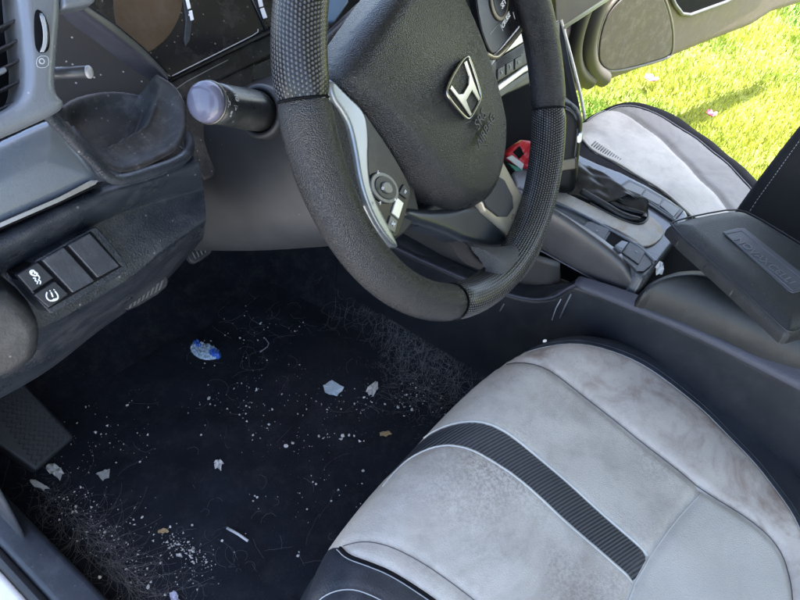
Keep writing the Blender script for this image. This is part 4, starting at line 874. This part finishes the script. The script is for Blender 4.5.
# packet in the front tray
pk = thing('snack_packet', hit(515, 160, (0, 1, 0), .06), 'small red white and green packet in the dark tray behind the wheel rim', 'packet')
FPk = Fr(hit(515, 158, (0, 1, 0), .08), (-.6, -.6, .5))
pad('packet_body', smooth_poly(FPk.L([(503, 156), (512, 146), (526, 138), (540, 150), (536, 172), (516, 168)]), 1), FPk, .008, .01, Mred, pk, .0015, 0, hf=lambda a, b, d: .0015*np.sin(a*400)*np.sin(b*350), depth=.01)
prism('white_band', FPk.L([(507, 158), (512, 155), (524, 164), (522, 170)], .009), FPk, .004, .0095, Mpaper, pk, .0008)
prism('green_band', FPk.L([(508, 163), (522, 169), (530, 178), (516, 172)], .008), FPk, .0, .009, Mgreen, pk, .001)
prism('dark_window', FPk.L([(513, 152), (520, 146), (524, 154), (519, 159)], .009), FPk, .004, .0096, Mgap, pk, .0005)

# passenger side: dash end and door
FE2 = Fr(hX(575, 50, .92), (-.7, -.6, .35))
pe = thing('dash_end', hX(575, 60, .92), 'taupe passenger side pillar trim with a cream edge strip', 'pillar trim')
prism('pillar_beam', FE2.L([(552, -60), (640, -60), (606, 0), (566, 27), (556, 24)]), FE2, -.05, 0, mat('beige_beam', (.26, .23, .17), .5), pe, .004)
tube('lit_edge', [FE2.w(*FE2.l(x, y, .002), .002) for x, y in ((563, 28), (606, 0), (650, -34))], .0045, mat('painted_edge_light', (.7, .68, .45), .4), pe, 8)  # light along the beam edge, put into a pale yellow colour
tube('cream_strip', smooth_poly([FE2.w(*FE2.l(x, y, .002), .002) for x, y in ((561, 20), (566, 38), (573, 64), (582, 100), (586, 130))], 2, False), .0035, mat('cream_edge_strip', (.8, .74, .65), .45), pe, 8)
prism('dark_panel', FE2.L([(530, 20), (562, 20), (570, 60), (580, 104), (584, 130), (530, 150)]), FE2, -.05, -.003, mat('navy_side_panel', (.02, .022, .03), .5), pe, .003)
dA, dB = hZ(580, 93, .12), hZ(800, 9, .12)
ex_ = nrm(dB-dA); nz = nrm(np.cross(ex_, [0, 0, 1.]));
if nz@(CAM-dA) < 0: nz = -nz
FDr = Fr2(dA, nrm(np.cross([0, 0, 1.], nz)), np.array([0, 0, 1.]), nz)
dr = thing('passenger_door', dA, 'open taupe passenger door with a scuffed grey pocket panel above the lawn', 'car door')
pad('door_panel', FDr.L([(540, 60), (575, 20), (610, -120), (850, -160), (856, -60), (846, -14), (800, 4), (770, 14), (752, 26), (700, 46), (655, 65), (610, 82), (580, 92), (556, 100)]), FDr, .015, .02, Mdoor, dr, .01, -.015, depth=.05)
prism('pocket_panel', smooth_poly(FDr.L([(600, 20), (618, -4), (650, -20), (662, 0), (669, 26), (669, 50), (664, 56), (612, 70), (600, 66), (595, 54)]), 2), FDr, 0, .012, Mdoor2, dr, .006)
tube('pocket_edge', [FDr.w(p[0], p[1], .006) for p in smooth_poly(FDr.L([(599, 18), (618, -8), (652, -24), (664, 0), (671, 26), (671, 52), (665, 58), (612, 72), (598, 67), (593, 54)]), 2)], .0055, mat('pocket_rim', (.12, .11, .1), .45), dr, 8, closed=True)
for off, r_, c_ in ((-1, .026, (.055, .048, .045)), (-15, .024, (.028, .025, .024))):
    tube('front_roll', smooth_poly([FDr.w(*FDr.l(x+off, y+abs(off)*.2, .0), .0) for x, y in ((618, -40), (600, 0), (590, 30), (587, 52), (592, 70), (604, 78))], 2, False), r_, mat('roll_plastic', c_, .5), dr, 12)
prism('handle_recess', smooth_poly(FDr.L([(668, -20), (674, 2), (681, 13), (690, 14), (724, 2), (780, -30)]), 1), FDr, 0, .004, Mgap, dr, .001)
tube('handle_recess_edge', [FDr.w(*FDr.l(x, y, .005), .005) for x, y in ((668, -10), (675, 5), (682, 14), (690, 15), (726, 2), (780, -28))], .006, mat('recess_rim', (.09, .09, .1), .45), dr, 8)
tube('hinge_step', [FDr.w(*FDr.l(x, y, -.02), -.02) for x, y in ((560, 92), (580, 84), (606, 76))], .012, mat('primer_pink', (.4, .3, .25), .6), dr, 8)

# ------------------------------------------------------------------ litter on the mat
def fz(x, y, z=.009): return hZ(x, y, z)
def scrap(name, pts, m, label, cat_, group=None, thick=.0008, curl=.003, z=.0125):
    rs_ = random.Random(len(name)+int(pts[0][0])); Q_ = []
    for i, p in enumerate(pts):
        q_ = pts[(i+1) % len(pts)]; Q_.append(p)
        for t_ in (.33, .67): Q_.append((p[0]*(1-t_)+q_[0]*t_+rs_.uniform(-.7, .7), p[1]*(1-t_)+q_[1]*t_+rs_.uniform(-.7, .7)))
    P = np.array([fz(x, y, z) for x, y in Q_]); c = P.mean(0); n_ = len(P)
    V = [c+np.array([0, 0, curl*.4])]
    for i, p in enumerate(P): V.append(p+np.array([0, 0, curl*(.5+.5*math.sin(i*2.1+len(name)))]))
    for i, p in enumerate(P): V.append((p+c)/2+np.array([0, 0, curl*(.45+.25*math.sin(i*.9))]))
    Fc = []
    for i in range(n_):
        j = (i+1) % n_; Fc += [(1+i, 1+j, 1+n_+j, 1+n_+i), (1+n_+i, 1+n_+j, 0)]
    o_ = mk(name, V, Fc, m, smooth=False); s = o_.modifiers.new('s', 'SOLIDIFY'); s.thickness = thick
    return tag(o_, label, cat_, group)
wr = thing('candy_wrapper', fz(205, 353), 'crumpled blue and clear candy wrapper on the dark floor mat', 'wrapper')
def crumple(nm, pts, m, par, h=.008, seed=1):
    r_ = random.Random(seed); P = np.array([fz(x, y, .008) for x, y in pts]); P[:, 2] = .0085
    FF = Fr2(np.array([0, 0, .008]), np.array([1., 0, 0]), np.array([0, 1., 0]), np.array([0, 0, 1.])); ph = [r_.uniform(0, 6) for _ in range(6)]
    o_ = pad(nm, smooth_poly([(p[0], p[1]) for p in P], 1), FF, h, .006, m, par, .0026, 0, hf=lambda a, b, d: rng.uniform(-.0035, .0035, a.shape)*np.clip(d/.002, 0, 1), depth=.001)
    o_.data.polygons.foreach_set('use_smooth', np.zeros(len(o_.data.polygons), bool)); return o_
crumple('clear_film', [(189, 350), (192, 344), (200, 342), (214, 346), (221, 352), (219, 359), (208, 361), (196, 358)], Mclear, wr, .006, 3)
crumple('blue_film', [(192, 347), (194, 341), (199, 341), (203, 347), (199, 350)], Mblue, wr, .010, 4)
crumple('blue_film', [(207, 352), (212, 350), (221, 352), (221, 360), (212, 359)], Mblue, wr, .0095, 5)
scrap('plastic_square', [(323, 386), (332, 381), (344, 388), (337, 397), (325, 393)], Mclear, 'small clear plastic square with a dark dot on the mat', 'plastic scrap', curl=.002)
scrap('paper_scrap', [(366, 392), (371, 385), (377, 382), (378, 389), (373, 397), (369, 396)], Mpaper, 'torn white paper scrap beside the plastic square', 'paper scrap', curl=.006)
scrap('paper_scrap', [(46, 469), (52, 464), (60, 468), (64, 474), (60, 481), (55, 476), (50, 474)], Mpaper, 'torn white scrap just below the footrest corner', 'paper scrap', curl=.006)
scrap('paper_scrap', [(30, 481), (35, 480), (45, 486), (50, 489), (44, 491), (35, 487)], Mpaper, 'thin pale scrap left of the torn scrap under the footrest', 'paper scrap', curl=.004)
scrap('paper_scrap', [(96, 474), (103, 471), (110, 469), (109, 478), (103, 481)], mat('grey_paper', (.42, .4, .37), .7), 'flat greyish triangular scrap on the left of the mat', 'paper scrap', curl=.002)
scrap('paper_scrap', [(214, 463), (219, 460), (224, 464), (221, 471), (215, 469)], Mpaper, 'white crumpled scrap in the middle of the mat', 'paper scrap', curl=.006)
scrap('leaf_scrap', [(159, 530), (166, 529), (169, 532), (163, 534), (158, 533)], Mleaf, 'small tan seed husk on the lower mat', 'husk', curl=.002)
scrap('leaf_scrap', [(380, 433), (388, 431), (392, 434), (386, 437), (380, 436)], Mleaf, 'tan flake near the front edge of the driver seat', 'husk', curl=.002)
tag(tube('white_stick', [fz(227, 528, .012), fz(238, 534, .013), fz(248, 541, .012)], .0021, Mstick, None, 8), 'short white stick lying on the lower part of the mat', 'stick')
tag(tube('twig', [fz(265, 338, .011), fz(270, 345, .012), fz(260, 352, .011)], .0009, Mgrey, None, 6, sub=1), 'thin grey twig right of the blue wrapper', 'twig')
scrap('cap_bit', [(171, 594), (175, 592), (179, 597), (178, 604), (172, 604)], mat('lilac_plastic', (.5, .5, .62), .3), 'lilac plastic bit at the bottom edge of the mat', 'plastic scrap', curl=.006, thick=.003)
scrap('tissue_bit', [(655, 268), (660, 262), (663, 266), (662, 275), (656, 276)], Mpaper, 'pale tissue wedged behind the console', 'tissue', z=.40, curl=.004)
icoV = None
import bmesh
def crumb_mesh(seed):
    bm = bmesh.new(); bmesh.ops.create_icosphere(bm, subdivisions=1, radius=1); r_ = random.Random(seed)
    for v in bm.verts: v.co *= r_.uniform(.6, 1.2)
    me = bpy.data.meshes.new('crumb'); bm.to_mesh(me); bm.free(); me.materials.append(Mcrumb if seed % 3 else Mpaper); return me
CM = [crumb_mesh(i) for i in range(6)]
big = [(209, 398, 4), (127, 405, 2.5), (165, 490, 2), (184, 374, 1.5), (140, 462, 2), (106, 434, 1.6), (110, 443, 1.8), (116, 463, 2), (101, 434, 1.5), (73, 406, 2), (77, 423, 2), (286, 446, 3.5), (293, 443, 3), (343, 436, 4), (349, 435, 3), (341, 439, 3), (354, 436, 2.5), (319, 436, 3), (363, 471, 3.2), (395, 426, 4), (404, 416, 2), (398, 407, 3), (412, 409, 2.5), (390, 439, 3), (412, 410, 2.5), (364, 397, 2.5), (385, 404, 2), (243, 536, 1), (222, 541, 3), (188, 542, 2), (105, 532, 3), (112, 536, 2), (76, 511, 2), (67, 497, 1.6), (59, 497, 1.6), (142, 517, 2), (149, 532, 1.6), (170, 527, 2.4), (171, 452, 2.6), (168, 456, 2), (201, 435, 2), (253, 435, 2), (253, 501, 2), (257, 497, 2.2), (313, 482, 2), (307, 509, 2), (331, 501, 2), (316, 484, 1.6), (255, 496, 2), (298, 556, 2.2), (322, 575, 2), (165, 595, 2.4), (210, 461, 2), (183, 348, 2), (211, 341, 2), (240, 338, 2), (160, 370, 2), (128, 374, 2), (163, 367, 1.8), (168, 366, 1.8), (264, 338, 2), (258, 340, 2), (145, 287, 2.6), (186, 264, 2), (235, 297, 2.6), (231, 290, 1.8), (151, 582, 2), (100, 577, 3), (126, 569, 1.6), (148, 587, 3), (224, 575, 2), (220, 584, 2), (192, 525, 2), (241, 590, 2), (545, 341, 3)]
for i, (x, y, s_) in enumerate(big):
    onseat = y < 345 and x > 500
    p = hit(x, y, FS1.z, FS1.o@FS1.z+.002) if onseat else fz(x, y, .0095)
    o_ = bpy.data.objects.new('crumb', CM[i % 6]); COL.objects.link(o_); o_.location = p; k = s_*.00092
    o_.scale = (k*random.uniform(.8, 1.4), k*random.uniform(.8, 1.3), k*random.uniform(.5, .8)); o_.rotation_euler = (0, 0, random.uniform(0, 6))
    tag(o_, 'lone white crumb on the front edge of the driver seat' if onseat else 'small pale crumb on the dark floor mat', 'crumb', None if onseat else 'larger crumbs on the floor mat')
def scatter(name, pts, smin, smax, m, label):
    base = np.array([[1, 0, -.5], [-.5, .87, -.5], [-.5, -.87, -.5], [0, 0, .9]]); tri = np.array([[0, 1, 3], [1, 2, 3], [2, 0, 3], [0, 2, 1]]); VV = []; TT = []
    for i, p in enumerate(pts):
        s_ = rng.uniform(smin, smax)*rng.uniform(.5, 1); a_ = rng.uniform(0, 6.28); R_ = np.array([[math.cos(a_), -math.sin(a_), 0], [math.sin(a_), math.cos(a_), 0], [0, 0, 1]])
        s_ = s_*min(rng.uniform(.15, 1)**-.8*.7, 2.6)*.75; VV.append((base*rng.uniform(.4, 1.6, (4, 3))*s_)@R_.T+p); TT.append(tri+4*i)
    tag(mk(name, np.vstack(VV), np.vstack(TT), m, smooth=False), label, 'crumbs' if 'crumb' in name else 'dust', kind='stuff')
pts = []
def blob(cx_, cy_, sx_, sy_, n_, rot=0):
    for _ in range(n_):
        a_, b_ = rng.normal(0, sx_), rng.normal(0, sy_); c1, s1 = math.cos(rot), math.sin(rot); pts.append(fz(cx_+a_*c1-b_*s1, cy_+a_*s1+b_*c1, .0085))
for a in ((220, 430, 90, 50, 150, 0), (345, 437, 22, 5, 26, .1), (300, 405, 60, 22, 60, .2), (60, 480, 14, 8, 30, .5), (185, 548, 16, 6, 170, .5), (222, 585, 22, 10, 140, .3), (90, 500, 35, 18, 90, .7), (130, 445, 60, 30, 130, 0), (380, 400, 28, 14, 110, .2), (420, 400, 18, 16, 80, 0), (200, 385, 50, 20, 120, .2), (300, 450, 60, 40, 130, 0), (180, 590, 30, 10, 80, .2), (270, 330, 30, 14, 50, 0), (110, 540, 40, 10, 110, .7)): blob(*a)
scatter('fine_crumbs', [p for p in pts if p[0] > -.375], .0008, .0024, Mcrumb, 'fine scattering of pale crumbs and grit over the dark floor mat')
def hairs(name, spots, label, rad=.0001):
    VV = []; TT = []; k = 0
    for (cx_, cy_, sx_, sy_, rot, n_, ln_, dr_) in spots:
        for _ in range(n_):
            a_, b_ = rng.normal(0, sx_), rng.normal(0, sy_); c1, s1 = math.cos(rot), math.sin(rot); p = fz(cx_+a_*c1-b_*s1, cy_+a_*s1+b_*c1, .010).copy()
            m_ = 12; hd = (rng.uniform(0, 2*math.pi) if dr_ is None else dr_+rng.normal(0, .45)); cv_ = rng.normal(0, .16); L_ = ln_*rng.uniform(.4, 1.3)/m_; P = []
            for i in range(m_+1):
                x_ = p[0]; zz = (0 if x_ < .2 else (x_-.2)*.9)
                P.append([p[0], p[1], .0095+zz+rng.uniform(0, .002)]); hd += cv_+rng.normal(0, .1); p = p+np.array([math.cos(hd), math.sin(hd), 0])*L_
            P = np.array(P); t_ = np.gradient(P, axis=0); s_ = np.cross(t_, [0, 0, 1.]); s_ /= np.linalg.norm(s_, axis=1)[:, None]+1e-9
            ring = np.stack([P+s_*rad, P-s_*rad, P+np.array([0, 0, rad*1.5])], 1).reshape(-1, 3); VV.append(ring)
            for i in range(m_):
                b0 = k+3*i
                for e in range(3): f_ = (e+1) % 3; TT += [(b0+e, b0+f_, b0+3+f_), (b0+e, b0+3+f_, b0+3+e)]
            k += 3*(m_+1)
    tag(mk(name, np.vstack(VV), np.array(TT), Mhair, smooth=False), label, 'hair', kind='stuff')
hairs('pet_hair', [(430, 370, 38, 24, .5, 800, .045, None), (400, 335, 40, 16, .5, 240, .045, None), (95, 545, 45, 6, .85, 150, .08, -1.45), (120, 560, 40, 10, .85, 90, .04, None), (60, 510, 20, 8, .9, 90, .04, None), (250, 430, 110, 70, 0, 60, .045, None), (200, 570, 60, 20, 0, 50, .04, None), (260, 330, 30, 20, 0, 40, .05, None)], 'tangles of pale pet hair on the carpet and around the mat edges')
